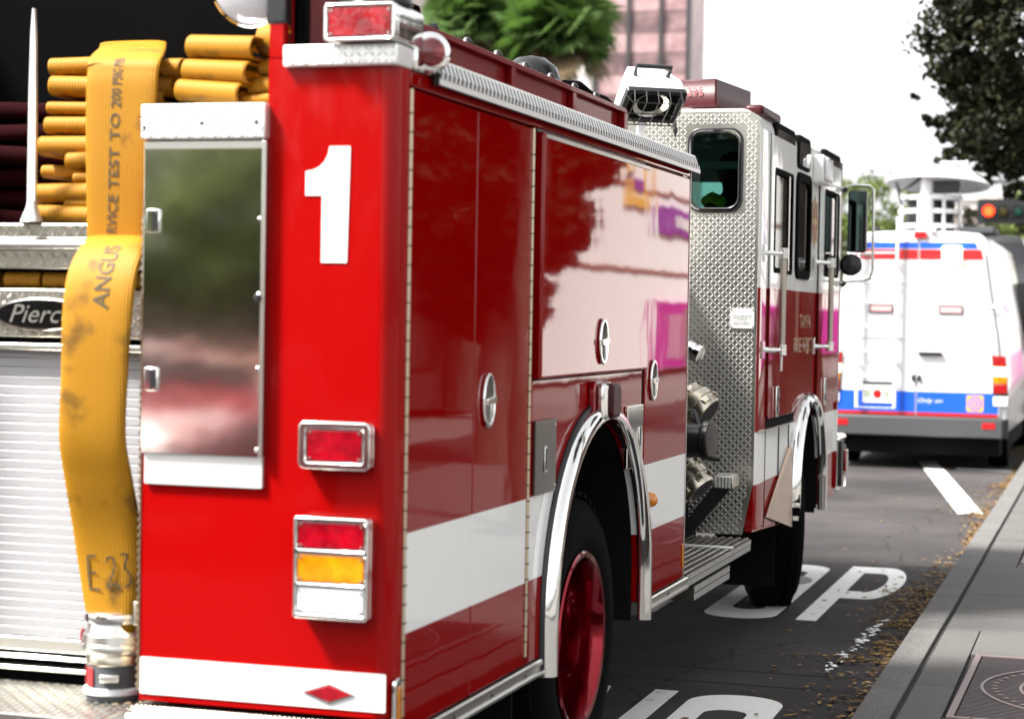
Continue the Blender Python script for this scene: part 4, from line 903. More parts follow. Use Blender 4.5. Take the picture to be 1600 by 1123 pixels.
# coupling standing on the tailboard
cx, cy = -.848, .085
def ring(prof, mt, name, n=40): return local(MB().lathe(prof, (cx, cy, .612), (0, 0, 1), n).build(name, mt))
ring([(.078, .0155), (.084, .02), (.084, .032), (.078, .036)], M_white, 'base_ring'); ring([(.074, .002), (.076, .016), (.072, .037), (.074, .095), (.070, .098)], M_grey, 'coupling_base')
ring([(.0745, .099), (.077, .102), (.077, .122), (.0745, .126)], M_brassdk, 'coupling_band')
ring([(.078, .127), (.086, .134), (.089, .148), (.086, .156), (.089, .160), (.087, .182), (.078, .190), (.074, .205), (.072, .212)], M_alu, 'coupling_swivel')
ring([(.074, .213), (.082, .216), (.085, .228), (.082, .240), (.074, .246), (.06, .247)], M_chrome, 'coupling_collar')
M_enamel = mat('red_enamel', (.30, .005, .01), rough=.4)
for k, a in enumerate((205, 240, 20, 120)): 
    c, d = math.cos(R(a)), math.sin(R(a)); local(MB().obox((cx + .0755 * c, cy + .0755 * d, .612 + .066), (-.015 * d, .015 * c, 0), (.0015 * c, .0015 * d, 0), (0, 0, .026)).build('red_mark', M_enamel, bevel=.003))
c, d = math.cos(R(196)), math.sin(R(196)); local(MB().obox((cx + .089 * c, cy + .089 * d, .612 + .172), (-.014 * d, .014 * c, 0), (.004 * c, .004 * d, 0), (0, 0, .019)).build('red_mark', M_enamel, bevel=.003))

c, d = math.cos(R(290)), math.sin(R(290)); local(MB().obox((cx + .080 * c, cy + .080 * d, .612 + .068), (-.026 * d, .026 * c, 0), (.010 * c, .010 * d, 0), (0, 0, .010)).build('lug', M_alu, bevel=.003))
local(MB().obox((cx + .078, cy - .02, .612 + .245), (.006, .01, 0), (-.012, .016, 0), (0, 0, .034)).build('release_lever', M_alu, bevel=.004))

# folded hose lying in the bed: every visible fold is a part
def fold(parent, x0, x1, z0, z1, y, depth=.55, tilt=0, mt=M_hoseD, yaw=0):
    th = (z1 - z0); r = th / 2; t = min(.009, r * .5); zc = (z0 + z1) / 2
    o = [(depth, r), (r * .9, r)] + [(r * .9 - r * .9 * math.sin(a), r * math.cos(a)) for a in [R(180 * k / 12) for k in range(1, 12)]] + [(r * .9, -r), (depth, -r)]
    ri = r - t; i_ = [(depth - .01, ri), (r * .9, ri)] + [(r * .9 - max(r * .9 - t, .002) * math.sin(a), ri * math.cos(a)) for a in [R(180 * k / 10) for k in range(1, 10)]] + [(r * .9, -ri), (depth - .01, -ri)]
    w = x1 - x0
    ob = MB().plate(o, [i_], 'x', -w / 2, w / 2).build('hose_fold', mt, parent, bevel=.005, smooth=50)
    ob.location = ((x0 + x1) / 2, y, zc); ob.rotation_euler = (0, tilt, yaw); return ob
FL = thing('folded_hose', 'stack of folded yellow hose between the white rod and the draped hose', 'fire hose', (0, 0, 0), 'folded yellow hose in the hose bed')
for x0, x1, ya, yb, y, ti in ((75, 200, 86, 117, .50, -.02), (75, 190, 117, 151, .46, .03), (72, 180, 158, 179, .42, .02), (68, 180, 181, 209, .38, .01), (58, 180, 211, 243, .34, .0), (101, 190, 236, 263, .30, -.03), (64, 190, 257, 278, .40, 0), (113, 190, 270, 286, .30, 0), (53, 190, 285, 316, .27, -.02), (100, 190, 308, 326, .28, .0), (54, 200, 322, 350, .26, .03)):
    p, q = pxY(x0, yb, y), pxY(x1, ya, y); fold(FL, p[0], q[0], p[1], q[1], y, tilt=ti, yaw=.05)
FR = thing('folded_hose', 'stack of folded yellow hose on the shelf above the diamond plate strip', 'fire hose', (0, 0, 0), 'folded yellow hose in the hose bed')
for x0, x1, ya, yb, y, ti in ((283, 396, 52, 92, .16, -.06), (396, 440, 33, 88, .20, -.02), (247, 280, 90, 118, .26, -.02), (277, 386, 91, 129, .15, -.07), (400, 450, 88, 120, .20, 0), (240, 268, 118, 146, .28, .02), (266, 374, 124, 161, .14, -.09), (382, 450, 116, 150, .18, .05), (240, 254, 142, 163, .25, 0), (318, 348, 149, 166, .20, -.25), (350, 450, 146, 164, .16, .04)):
    p, q = pxY(x0, yb, y), pxY(x1, ya, y); fold(FR, p[0], q[0], p[1], q[1], y, tilt=-ti, yaw=-.14)
FS = thing('stowed_hose', 'dark yellow hose lying in the slot under the tailgate lip', 'fire hose', (0, 0, 0))
for x0, x1 in ((-1.68, -1.335), (-1.32, -1.20), (-1.192, -1.02), (-1.01, -.86), (-.85, -.74)): fold(FS, x0, x1, 1.748, 1.795, .255, depth=.05)
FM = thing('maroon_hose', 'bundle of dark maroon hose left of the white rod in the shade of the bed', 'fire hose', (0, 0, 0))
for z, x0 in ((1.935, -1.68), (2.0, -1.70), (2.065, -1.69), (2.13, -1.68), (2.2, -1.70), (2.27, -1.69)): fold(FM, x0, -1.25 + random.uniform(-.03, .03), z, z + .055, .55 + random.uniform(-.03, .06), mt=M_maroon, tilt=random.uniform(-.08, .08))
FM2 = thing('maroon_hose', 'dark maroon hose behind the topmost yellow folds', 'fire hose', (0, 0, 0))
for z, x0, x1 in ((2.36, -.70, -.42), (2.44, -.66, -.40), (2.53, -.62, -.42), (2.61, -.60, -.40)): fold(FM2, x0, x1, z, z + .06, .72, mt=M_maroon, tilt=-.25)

# ------------------------------------------------------------------ firefighter in the cab
def person(name, label, loc, jacket, rz=0):
    t = thing(name, label, 'person', loc, rz=rz)
    V = [(0, 0, 0), (0, .02, .22), (0, .04, .44), (0, .04, .56), (0, .05, .64), (0, .06, .74), (0, .06, .84),
         (.19, .03, .50), (.27, .12, .26), (.22, .36, .24), (-.19, .03, .50), (-.27, .12, .26), (-.22, .36, .24),
         (.11, .06, -.02), (.14, .46, 0), (.14, .50, -.42), (-.11, .06, -.02), (-.14, .46, 0), (-.14, .50, -.42), (.14, .62, -.46), (-.14, .62, -.46)]
    E = [(0, 1), (1, 2), (2, 3), (3, 4), (4, 5), (5, 6), (3, 7), (7, 8), (8, 9), (3, 10), (10, 11), (11, 12), (0, 13), (13, 14), (14, 15), (0, 16), (16, 17), (17, 18), (15, 19), (18, 20)]
    rad = [.16, .15, .17, .13, .06, .10, .085, .085, .06, .045, .085, .06, .045, .10, .075, .055, .10, .075, .055, .05, .05]
    me = bpy.data.meshes.new('body'); me.from_pydata(V, E, []); o = bpy.data.objects.new('body', me); COL.objects.link(o); o.parent = t
    me.materials.append(jacket)
    sk = o.modifiers.new('skin', 'SKIN')
    for i, r_ in enumerate(rad): me.skin_vertices[0].data[i].radius = (r_, r_ * .8)
    me.skin_vertices[0].data[0].use_root = True
    ss = o.modifiers.new('sub', 'SUBSURF'); ss.levels = 2; ss.render_levels = 2
    return t
M_jacket = mat('black_turnout_coat', (.012, .012, .014), rough=.8)
pt = person('person', 'firefighter in a dark coat with lime patches, seated behind the rear cab window', (-.31, 6.16, 1.87), M_jacket, R(45)); pt.scale = (.82, .82, .82)
M_lime = mat('lime_reflective', (.45, .75, .02), rough=.5)
M_skin = mat('skin', (.35, .2, .14), rough=.6)
MB().lathe([(.02, -.12), (.085, -.09), (.105, -.03), (.105, .03), (.07, .095), (.01, .12)], (0, .06, .80), (0, 0, 1), 20).build('hair', mat('dark_hair', (.02, .014, .01), rough=.7), pt)
b = MB()
for s in (-1, 1):
    b.tube([(s * .16, -.07, .56), (s * .18, .03, .595), (s * .17, .12, .57)], .042, 8).tube([(s * .21, -.075, .40), (s * .295, -.02, .40), (s * .31, .08, .40)], .026, 8)
b.box(-.10, .10, -.118, -.10, .42, .55); b.build('reflective_band', M_lime, pt, bevel=.006)

# ------------------------------------------------------------------ satellite news van
VAN = thing('satellite_van', 'white van with a satellite dish on its roof, parked ahead of the engine', 'van', (-.54, 18.1, 0))
M_vw = mat('white_van_paint', (0.66, 0.66, 0.67), rough=.22, coat=.6)
M_blue = mat('blue_print', (0.008, 0.085, 0.55), rough=.3, coat=.4); M_redp = mat('red_print', (0.42, 0.008, 0.012), rough=.3, coat=.4)
M_bump = mat('grey_bumper', (0.05, 0.05, 0.053), rough=.5)
def vsec(y, s=1.0, top=2.70):
    pr = [(.99, .42), (1.02, .70), (1.02, 1.05), (.97, 1.5), (.875, 2.06), (.815, 2.45), (.76, 2.60), (.66, 2.68), (.40, top), (0, top + .01)]
    pr = [(x * s, .42 + (z - .42) * (top - .42) / 2.28) for x, z in pr]; return [(x, y, z) for x, z in pr] + [(-x, y, z) for x, z in reversed(pr[:-1])]
MB().loft([vsec(0.03, .985, 2.68), vsec(.08), vsec(4.3), vsec(4.9, 1, 2.55), vsec(5.7, .97, 1.55), vsec(6.5, .92, 1.25), vsec(6.7, .85, 1.0)]).build('body', M_vw, VAN, smooth=50)
def hw(z): return float(np.interp(z, [.42, .70, 1.05, 1.5, 2.06, 2.45, 2.6], [.99, 1.02, 1.02, .97, .875, .815, .76]))
def vdoor(s):
    zs = [.61, .75, 1.0, 1.25, 1.5, 1.8, 2.06, 2.35, 2.5]; e = [(s * (hw(z) - .085), z) for z in zs]; e[-1] = (s * (hw(2.5) - .13), 2.56); e.insert(-1, (s * (hw(2.45) - .09), 2.48))
    P = [(s * .006, .61)] + e + [(s * .006, 2.60)]
    return MB().prism(P, 'y', -.004, .06).build('rear_door', M_vw, VAN, bevel=.006)
vd = [vdoor(1), vdoor(-1)]
for s, d_ in zip((1, -1), vd):
    def band(z0, z1, mt, y=-.0065, e=.10): MB().prism([(s * .010, z0), (s * (hw(z0) - e), z0), (s * (hw(z1) - e), z1), (s * .010, z1)], 'y', y, -.0042).build('print_band', mt, d_, smooth=0)
    band(2.505, 2.575, M_blue, e=.14); band(2.380, 2.494, M_redp, e=.105); band(.652, .885, M_blue); band(.612, .648, M_redp)
    # pressed panel
    for z0, z1 in ((1.48, 2.12),):
        e = .16; P = [(s * .09, z0), (s * (hw(z0) - e), z0), (s * (hw(z1) - e), z1), (s * .09, z1)]
        Q = [(s * .105, z0 + .015), (s * (hw(z0) - e - .015), z0 + .015), (s * (hw(z1) - e - .015), z1 - .015), (s * .105, z1 - .015)]
        MB().plate(P, [Q], 'y', -.012, -.0042).build('pressed_rim', M_vw, d_, bevel=.004)
    q = MB().plate(rr(s * .39 - .135 - .02, s * .39 + .135 - .02, 1.77, 1.868, .01, 3), [rr(s * .39 - .12 - .02, s * .39 + .12 - .02, 1.785, 1.853, .006, 3)], 'y', -.018, -.0042).build('high_marker', M_bump, d_)
    MB().box(s * .39 - .118 - .02, s * .39 + .118 - .02, -.014, -.0042, 1.787, 1.851).build('lens', mat('pale_pink_lens', (.85, .45, .45), rough=.2, coat=1), q)
    for z in (1.86, .98): MB().box(s * (hw(z) - .10) - .05, s * (hw(z) - .10) + .05, -.016, -.0042, z - .02, z + .015).build('door_hinge', M_vw, d_, bevel=.004)
b = MB().prism(rr(.02, .29, 1.295, 1.335, .018, 4), 'y', -.045, -.006); b.build('handle', M_black, vd[0], bevel=.006)
for x in (-.03, .035): MB().prism(rr(x - .018, x + .018, 1.0, 1.075, .016, 4), 'y', -.03, -.006).build('door_catch', M_black, vd[0 if x > 0 else 1])
V, F = text('Only on', .062, .275, .25); mb = MB(); mb.add([(.025 + a, -.008, .748 + c) for a, c in V], F); mb.build('lettering', M_white, vd[0], smooth=0, recalc=False)
V, F = text('SPRINTER', .030, .27, .15); mb = MB(); mb.add([(.42 + a, -.006, .925 + c) for a, c in V], F); mb.build('lettering', M_bump, vd[0], smooth=0, recalc=False)
V, F = text('1 888 437 1398', .035, .74); mb = MB(); mb.add([(.06 + a, -.006, 1.125 + c) for a, c in V], F); mb.build('lettering', mat('faded_pink_print', (.80, .62, .62), rough=.5), vd[0], smooth=0, recalc=False)
M_or = mat('orange_print', (.75, .36, .06), rough=.4)
lx, lz = .66, .765
q = MB().prism(rr(lx - .092, lx + .092, lz - .092, lz + .092, .02, 3), 'y', -.0085, -.0067).build('logo', M_or, vd[0], smooth=0)
for r_, mt, yo in ((.078, M_blue, .0092), (.058, M_or, .0099), (.040, M_blue, .0106), (.020, M_or, .0113)): MB().prism(ell(lx, lz, r_, r_, 24), 'y', -yo, -yo + .0004).build('logo_ring', mt, q, smooth=0)
# number plate with its bracket, ladder frame on the door
q = MB().box(-.60, -.25, -.022, -.008, .745, .955).build('number_plate', mat('plate_white', (.75, .75, .7), rough=.4), vd[1], bevel=.004)
M_pm = mat('plate_green', (.10, .16, .08), rough=.5)
for x in (-.555, -.52, -.345, -.31): MB().box(x - .012, x + .012, -.0235, -.0222, .80, .89).build('plate_mark', M_pm, q)
MB().prism(ell(-.43, .845, .05, .052, 18), 'y', -.0238, -.0222).build('plate_emblem', M_redp, q, smooth=0)
MB().box(-.60, -.25, -.03, -.008, .962, .985).build('plate_lamp', M_black, vd[1], bevel=.004)
b = MB().tube([(-.66, -.06, 2.50), (-.66, -.06, .69), (-.23, -.06, .69), (-.23, -.06, 2.86)], .020, 8).tube([(-.66, -.06, 2.50), (-.66, -.06, 2.86)], .020, 8)
for z in (1.05, 1.33, 1.61, 1.89, 2.17, 2.45): b.tube([(-.66, -.06, z), (-.23, -.06, z)], .010, 6)
for z in (2.3, 1.2):
    for x in (-.66, -.23): b.tube([(x, -.06, z), (x, .02, z)], .014, 6)
b.build('ladder', M_vw, VAN)
q = MB().prism(rr(.265, .48, 2.375, 2.535, .025, 4), 'y', -.05, -.006).build('work_lamp', mat('lit_lamp', (.9, .85, .7), rough=.3, emit=((1, .85, .6), 2.5)), vd[0], bevel=.01)
MB().box(-.055, .085, -.03, .06, 2.625, 2.70).build('brake_lamp', mat('bright_red_lens', (.65, .004, .01), rough=.2, coat=1), VAN, bevel=.008)
MB().box(.10, .18, -.03, .06, 2.71, 2.74).build('reversing_camera', M_vw, VAN)
for s in (1, -1):
    zz = [.88, .99, 1.05, 1.16, 1.31]
    mts = [mat('dark_red_lens', (.30, .005, .005), rough=.15, coat=1), M_amber, mat('tail_lens_reflection_glow', (.9, .6, .3), rough=.2, emit=((1, .75, .4), 3.0)), mat('dark_red_lens', (.30, .005, .005), rough=.15, coat=1)]  # third lens: emission stands for a bright reflection on the lamp
    q = MB().prism([(s * (hw(z) - .17 * (1 if z < 1.25 else .9)), z) for z in (.86, 1.33)] + [(s * (hw(1.33) - .02), 1.27), (s * (hw(.86) - .0), .86)], 'y', -.010, .10).build('tail_lamp', M_bump, VAN)
    for i, (za, zb) in enumerate(((.88, .99), (.99, 1.08), (1.08, 1.18), (1.18, 1.31))):
        MB().prism([(s * (hw(za) - .16), za + .004), (s * (hw(za) - .006), za + .004), (s * (hw(zb) - .008), zb - .004), (s * (hw(zb) - .16), zb - .004)], 'y', -.03, -.0105).build('lens', mts[i], q, bevel=.006)
    MB().prism([(s * .86, .74), (s * 1.02, .74), (s * 1.025, .85), (s * .86, .85)], 'y', -.02, .06).build('corner_cap', M_vw, VAN, bevel=.008)
b = MB().loft([[(x, y, z) for x, y in ((-1.02, .25), (-1.03, .0), (-.97, -.10), (.97, -.10), (1.03, .0), (1.02, .25))] for z in (.38, .40, .56, .60)]); bp = b.build('bumper', M_bump, VAN, bevel=.012)
for s in (-1, 1): MB().box(s * .82 - .07, s * .82 + .07, -.106, -.095, .49, .555).build('reflector', mat('bumper_red', (.5, .006, .01), rough=.3, coat=.5), bp)
MB().box(-.93, .93, .12, 6.2, .17, .45).build('underbody_shade_block', M_void, VAN)  # box lowered towards the road to give the black shade beneath the van
def wheel2(parent, x, y, s, r=.34, w=.22):
    t = MB().lathe([(r * .6, -w), (r * .95, -w), (r, -w * .85), (r, -w * .15), (r * .95, 0), (r * .6, -.01)], (x, y, r), (s, 0, 0), 32).build('wheel', M_rub, parent)
    MB().lathe([(r * .6, -.02), (r * .5, -.03), (r * .2, -.015), (.001, -.01)], (x, y, r), (s, 0, 0), 24, cap=False).build('rim', M_alu, t)
for y in (1.05, 5.3):
    for s in (-1, 1): wheel2(VAN, s * .98, y, s)
for s in (-1, 1):
    MB().box(s * 1.05 - .03 if s > 0 else -1.24, 1.24 if s > 0 else s * 1.05 + .03, 4.95, 5.05, 1.30, 1.66).build('door_mirror', M_black, VAN, bevel=.03)
    MB().prism([(3.9, 1.45), (4.9, 1.45), (4.6, 2.2), (3.9, 2.2)], 'x', s * .93 - .06, s * .93 + .06).build('side_window', M_dkglass, VAN)
# roof cage and dish
cgx, cgy = .05, .75
b = MB()
for z in (2.76, 2.93, 3.09): b.lathe([(.345, 0), (.375, 0), (.375, .05), (.345, .05), (.345, 0)], (cgx, cgy, z), (0, 0, 1), 32, cap=False)
for k in range(8):
    a = 2 * math.pi * (k + .5) / 8 + .12; c, d = math.cos(a), math.sin(a); b.obox((cgx + .36 * c, cgy + .36 * d, 2.93), (.018 * -d, .018 * c, 0), (.010 * c, .010 * d, 0), (0, 0, .22))
b.build('mast_cage', M_vw, VAN, smooth=20)
MB().lathe([(.26, 2.70), (.28, 2.75), (.28, 3.05), (.26, 3.08)], (cgx, cgy, 0), (0, 0, 1), 24).build('mast_drum', M_black, VAN)
MB().lathe([(.085, 2.7), (.085, 3.1), (.07, 3.12), (.07, 3.34)], (cgx - .02, cgy - .33, 0), (0, 0, 1), 18).build('mast', M_vw, VAN)
b = MB().box(cgx + .06, cgx + .34, cgy - .35, cgy - .1, 3.16, 3.30).tube([(cgx - .38, cgy - .3, 3.30), (cgx - .32, cgy - .32, 3.18), (cgx - .18, cgy - .34, 3.26), (cgx - .09, cgy - .34, 3.33)], .02, 6).tube([(cgx - .38, cgy - .3, 3.30), (cgx - .30, cgy - .32, 3.02)], .016, 6); b.build('mast_head', M_black, VAN, bevel=.01)
dish = MB().lathe([(.60, -.055), (.615, -.04), (.55, .015), (.42, .085), (.26, .14), (.10, .165), (.001, .17)], (cgx + .06, cgy + .1, 3.325), (.03, .10, 1), 48, cap=False).build('dish', mat('dish_white', (.80, .80, .80), rough=.4), VAN, smooth=60)
dish = MB()
dish.lathe([(.60, -.055), (.54, -.01), (.40, .06), (.22, .11), (.001, .13)], (cgx + .06, cgy + .1, 3.325), (.03, .10, 1), 48, cap=False)
dish.build('dish_underside', mat('dish_grey', (.16, .16, .17), rough=.6), VAN, smooth=60)
MB().box(cgx + .12, cgx + .42, cgy - .1, cgy - .04, 3.50, 3.54).build('feed_arm', M_vw, VAN, bevel=.006)
MB().lathe([(.05, 0), (.05, .09), (.01, .12)], (-.62, 1.2, 2.69), (0, 0, 1), 14).build('antenna_base', M_black, VAN)
MB().box(.42, .80, .5, 1.3, 2.70, 2.78).build('air_conditioner', M_grey, VAN, bevel=.02)

# ------------------------------------------------------------------ dark bus ahead of the van
BUS = thing('bus', 'dark bus with black windows, standing ahead of the white van', 'bus', (-.98, 27.2, 0))
M_bus = mat('dark_bus_paint', (.022, .022, .026), rough=.25, coat=.6)
MB().loft([[(s * 1.18, y, .35), (s * 1.22, y, 1.2), (s * 1.20, y, 2.75), (s * 1.05, y, 3.02), (0, y, 3.08)][k] if True else 0 for s, ks in ((1, range(5)), (-1, range(3, -1, -1))) for k in ks] for y in (0, 9.5)).build('body', M_bus, BUS, bevel=.03) if False else None
rings = []
for y in (0, 9.5): rings.append([(1.18, y, .35), (1.22, y, 1.2), (1.20, y, 2.75), (1.05, y, 3.02), (0, y, 3.08), (-1.05, y, 3.02), (-1.20, y, 2.75), (-1.22, y, 1.2), (-1.18, y, .35)])
MB().loft(rings).build('body', M_bus, BUS, bevel=.04, smooth=20)
MB().prism(rr(-1.0, 1.0, 1.5, 2.65, .1, 4), 'y', -.02, .01).build('rear_window', M_dkglass, BUS)
for s in (-1, 1):
    for k in range(6): MB().prism(rr(.5 + k * 1.45, 1.75 + k * 1.45, 1.5, 2.55, .08, 3), 'x', s * 1.20 - .03, s * 1.20 + .03).build('side_window', M_dkglass, BUS)
    MB().box(s * .95 - .1, s * .95 + .1, -.03, .01, .9, 1.2).build('tail_lamp', M_redlens, BUS)
    for y in (2, 7.5): wheel2(BUS, s * 1.16, y, s, .46, .28)

# ------------------------------------------------------------------ maroon car behind the camera side, seen mirrored in the steel door
CAR = thing('parked_car', 'dark red saloon standing behind the engine, seen mirrored in the steel door', 'car', (-4.55, -9.2, 0), rz=R(8))
M_car = mat('maroon_car_paint', (.20, .006, .012), rough=.15, coat=1)
prof = [(-2.2, .35), (-2.22, .72), (-1.95, .88), (-1.2, .95), (-.65, 1.38), (.55, 1.40), (1.35, .98), (2.15, .84), (2.25, .60), (2.2, .32)]
MB().prism(prof, 'x', -.88, .88).build('body', M_car, CAR, bevel=.10, seg=3)
for s in (-1, 1):
    MB().prism([(-1.0, .98), (-.58, 1.32), (-.05, 1.33), (-.05, .98)], 'x', s * .87 - .02, s * .87 + .02).build('side_window', M_dkglass, CAR); MB().prism([(.02, .98), (.02, 1.33), (.48, 1.33), (1.1, .98)], 'x', s * .87 - .02, s * .87 + .02).build('side_window', M_dkglass, CAR)
    for y in (-1.35, 1.4): wheel2(CAR, s * .86, y, s, .33, .2)
    MB().box(s * .62 - .16, s * .62 + .16, 2.18, 2.27, .62, .74).build('headlight', M_clear, CAR, bevel=.02)
MB().prism([(-.70, .03), (.70, .03), (.60, .35), (-.60, .35)], 'y', 0, .02).build('windscreen', M_dkglass, CAR).location = (0, 1.0, .97)

# ------------------------------------------------------------------ trees
M_bark = mat('oak_bark', (.045, .034, .026), rough=.95, var=(9, (.09, .075, .06), .3), bump=(25, .7, .02))
def leaf_mat(name, c0, c1, glow=None):
    M = mat(name, c0, rough=.6, spec=.12, var=(.9, c1, .25))
    if glow:      # thin leaves let light through
        t = M.node_tree; tl = t.nodes.new('ShaderNodeBsdfTranslucent'); tl.inputs['Color'].default_value = (*glow, 1); mx = t.nodes.new('ShaderNodeMixShader'); mx.inputs[0].default_value = .45
        o = t.nodes['Material Output']; t.links.new(t.nodes['Principled BSDF'].outputs[0], mx.inputs[1]); t.links.new(tl.outputs[0], mx.inputs[2]); t.links.new(mx.outputs[0], o.inputs['Surface'])
    return M
def crown(name, parent, centres, n, size, mts, droop=.3):
    """leaf clumps spread through several overlapping volumes"""
    n_c = sum(c[4] for c in centres); P = []
    for (x, y, z, r, wgt, fz) in centres:
        k = int(n * wgt / n_c); nc = max(int(k / 26), 1)
        d = rng.normal(size=(nc, 3)); d /= np.linalg.norm(d, axis=1)[:, None]; rad = r * rng.uniform(.35, 1.0, nc) ** .55
        c = d * rad[:, None] * np.array([1, 1, fz]) + np.array([x, y, z]); cl = np.repeat(c, 26, axis=0)
        P.append(cl + rng.normal(size=cl.shape) * np.array([.20, .20, .13]) * r * .42)
    P = np.concatenate(P); N = len(P)
    a = rng.normal(size=(N, 3)); a[:, 2] -= droop; a /= np.linalg.norm(a, axis=1)[:, None]; b = rng.normal(size=(N, 3)); b -= a * (a * b).sum(1)[:, None]; b /= np.linalg.norm(b, axis=1)[:, None]
    s = (size * rng.uniform(.6, 1.3, N))[:, None]
    v = np.stack([P - a * s, P + b * s * .45, P + a * s, P - b * s * .45], 1).reshape(-1, 3)
    me = bpy.data.meshes.new(name); me.vertices.add(4 * N); me.vertices.foreach_set('co', v.ravel()); me.loops.add(4 * N); me.loops.foreach_set('vertex_index', np.arange(4 * N, dtype=np.int32))
    me.polygons.add(N); me.polygons.foreach_set('loop_start', np.arange(0, 4 * N, 4, dtype=np.int32)); me.polygons.foreach_set('loop_total', np.full(N, 4, np.int32))
    for m_ in mts: me.materials.append(m_)
    me.polygons.foreach_set('material_index', (rng.random(N) < .3).astype(np.int32) if len(mts) > 1 else np.zeros(N, np.int32)); me.update(); me.validate()
    o = bpy.data.objects.new(name, me); COL.objects.link(o); o.parent = parent; return o
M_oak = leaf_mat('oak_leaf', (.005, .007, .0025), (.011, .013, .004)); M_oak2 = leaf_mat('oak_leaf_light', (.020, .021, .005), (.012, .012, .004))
M_bg = leaf_mat('green_leaf', (.06, .09, .025), (.11, .13, .035), (.12, .17, .05)); M_bg2 = leaf_mat('green_leaf_light', (.11, .14, .035), (.08, .12, .03))
def tree(name, label, cat, loc, trunk, limbs, centres, n, size, mts, group=None):
    t = thing(name, label, cat, loc, group)
    b = MB()
    h, r = trunk; b.tube([(0, 0, -.05), (.02, .03, h * .35), (-.03, .02, h * .7), (0, 0, h)], [r * 1.25, r, r * .9, r * .8], 12); b.build('trunk', M_bark, t, smooth=60)
    b = MB()
    for (x, y, z) in limbs: b.tube([(0, 0, h * .85), (x * .35, y * .35, h + (z - h) * .5), (x * .7, y * .7, h + (z - h) * .8), (x, y, z)], [r * .55, r * .4, r * .25, r * .06], 8)
    b.build('limb', M_bark, t, smooth=60)
    crown('crown', t, centres, n, size, mts); return t
def zs(px, py, y): x, z = pxY(px, py, y); return x, y, z
# big live oak whose crown hangs over the right of the street
T = (2.35, 21.0, .14)
def rel(px, py, y, r, w, fz=.8):
    x, z = pxY(px, py, y); return (x - T[0], y - T[1], z - T[2], r, w, fz)
tree('oak_tree', 'big dark live oak whose crown hangs over the street at the right edge', 'tree', T, (3.6, .32), [(-1.6, -.6, 5.6), (-1.2, .4, 7.2), (-1.9, .4, 4.3), (.8, .6, 7), (1.8, -1, 6.4), (-.2, -1.5, 7.5), (.2, 1.6, 6)],
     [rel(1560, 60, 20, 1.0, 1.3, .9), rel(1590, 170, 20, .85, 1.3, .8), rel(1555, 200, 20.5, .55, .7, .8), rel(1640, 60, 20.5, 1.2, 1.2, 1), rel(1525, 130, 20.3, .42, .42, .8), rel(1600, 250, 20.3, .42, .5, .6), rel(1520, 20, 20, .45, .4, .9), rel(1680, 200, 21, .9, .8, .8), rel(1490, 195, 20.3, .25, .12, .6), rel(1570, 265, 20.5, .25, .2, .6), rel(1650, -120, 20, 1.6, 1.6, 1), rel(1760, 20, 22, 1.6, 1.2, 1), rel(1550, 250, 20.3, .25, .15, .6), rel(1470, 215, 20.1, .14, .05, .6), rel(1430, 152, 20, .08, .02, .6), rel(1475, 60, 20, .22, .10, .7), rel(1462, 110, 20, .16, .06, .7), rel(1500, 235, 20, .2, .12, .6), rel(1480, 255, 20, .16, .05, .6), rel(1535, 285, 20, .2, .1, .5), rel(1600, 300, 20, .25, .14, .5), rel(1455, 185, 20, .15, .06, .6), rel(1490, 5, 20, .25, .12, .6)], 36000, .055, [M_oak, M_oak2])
SO = 'street oaks'
tree('oak_tree', 'street oak in the nearer tree grate, mirrored in the red doors', 'tree', (2.0, 3.84, .14), (3.6, .13), [(-.5, .4, 5.4), (.9, -.4, 5.6), (.3, .9, 5.8)], [(.8, .2, 6.2, 1.1, 1, .7), (.5, .9, 5.9, .8, .6, .7), (1.5, -.2, 5.9, .8, .6, .7)], 8000, .07, [M_oak, M_oak2], SO)
tree('oak_tree', 'street oak in the farther tree grate, mirrored in the red doors', 'tree', (2.42, 9.0, .14), (4.2, .09), [(.5, .4, 5.4), (1.2, -.5, 5.6), (.3, 1.0, 5.6)], [(1.0, .2, 6.0, 1.1, 1, .7), (.9, 1.0, 5.8, .9, .8, .7)], 8000, .08, [M_oak, M_oak2], SO)
tree('oak_tree', 'broad oak at the back of the pavement, mirrored in the red doors', 'tree', (4.42, 14.6, .14), (2.2, .22), [(.6, .4, 3.6), (-.6, -.5, 3.8), (.2, .8, 4.0)], [(-.1, 0, 3.6, 1.15, 1.4, 1), (.4, -.6, 2.8, .95, .8, .8), (-.35, -.3, 2.5, .65, .8, .8), (.5, .8, 2.9, 1.0, .6, .9), (0.2, .2, 1.7, .6, .5, .7), (-.3, .2, 4.7, 1.0, .8, 1)], 32000, .10, [M_oak, M_oak2], SO)
tree('oak_tree', 'oak farthest along the pavement, mirrored in the red doors', 'tree', (8.6, 26.0, .14), (2.4, .28), [(.6, .4, 4), (-.6, -.5, 4.2), (.3, .9, 4.3)], [(0, 0, 4.6, 1.5, 1, 1), (.5, -1.0, 3.2, 1.2, .8, .9), (-.3, -.6, 3.6, 1.1, .6, .9), (.4, 1.0, 3.4, 1.2, .6, .9), (0, 0, 6.5, 1.4, .8, 1)], 14000, .11, [M_oak, M_oak2], SO)
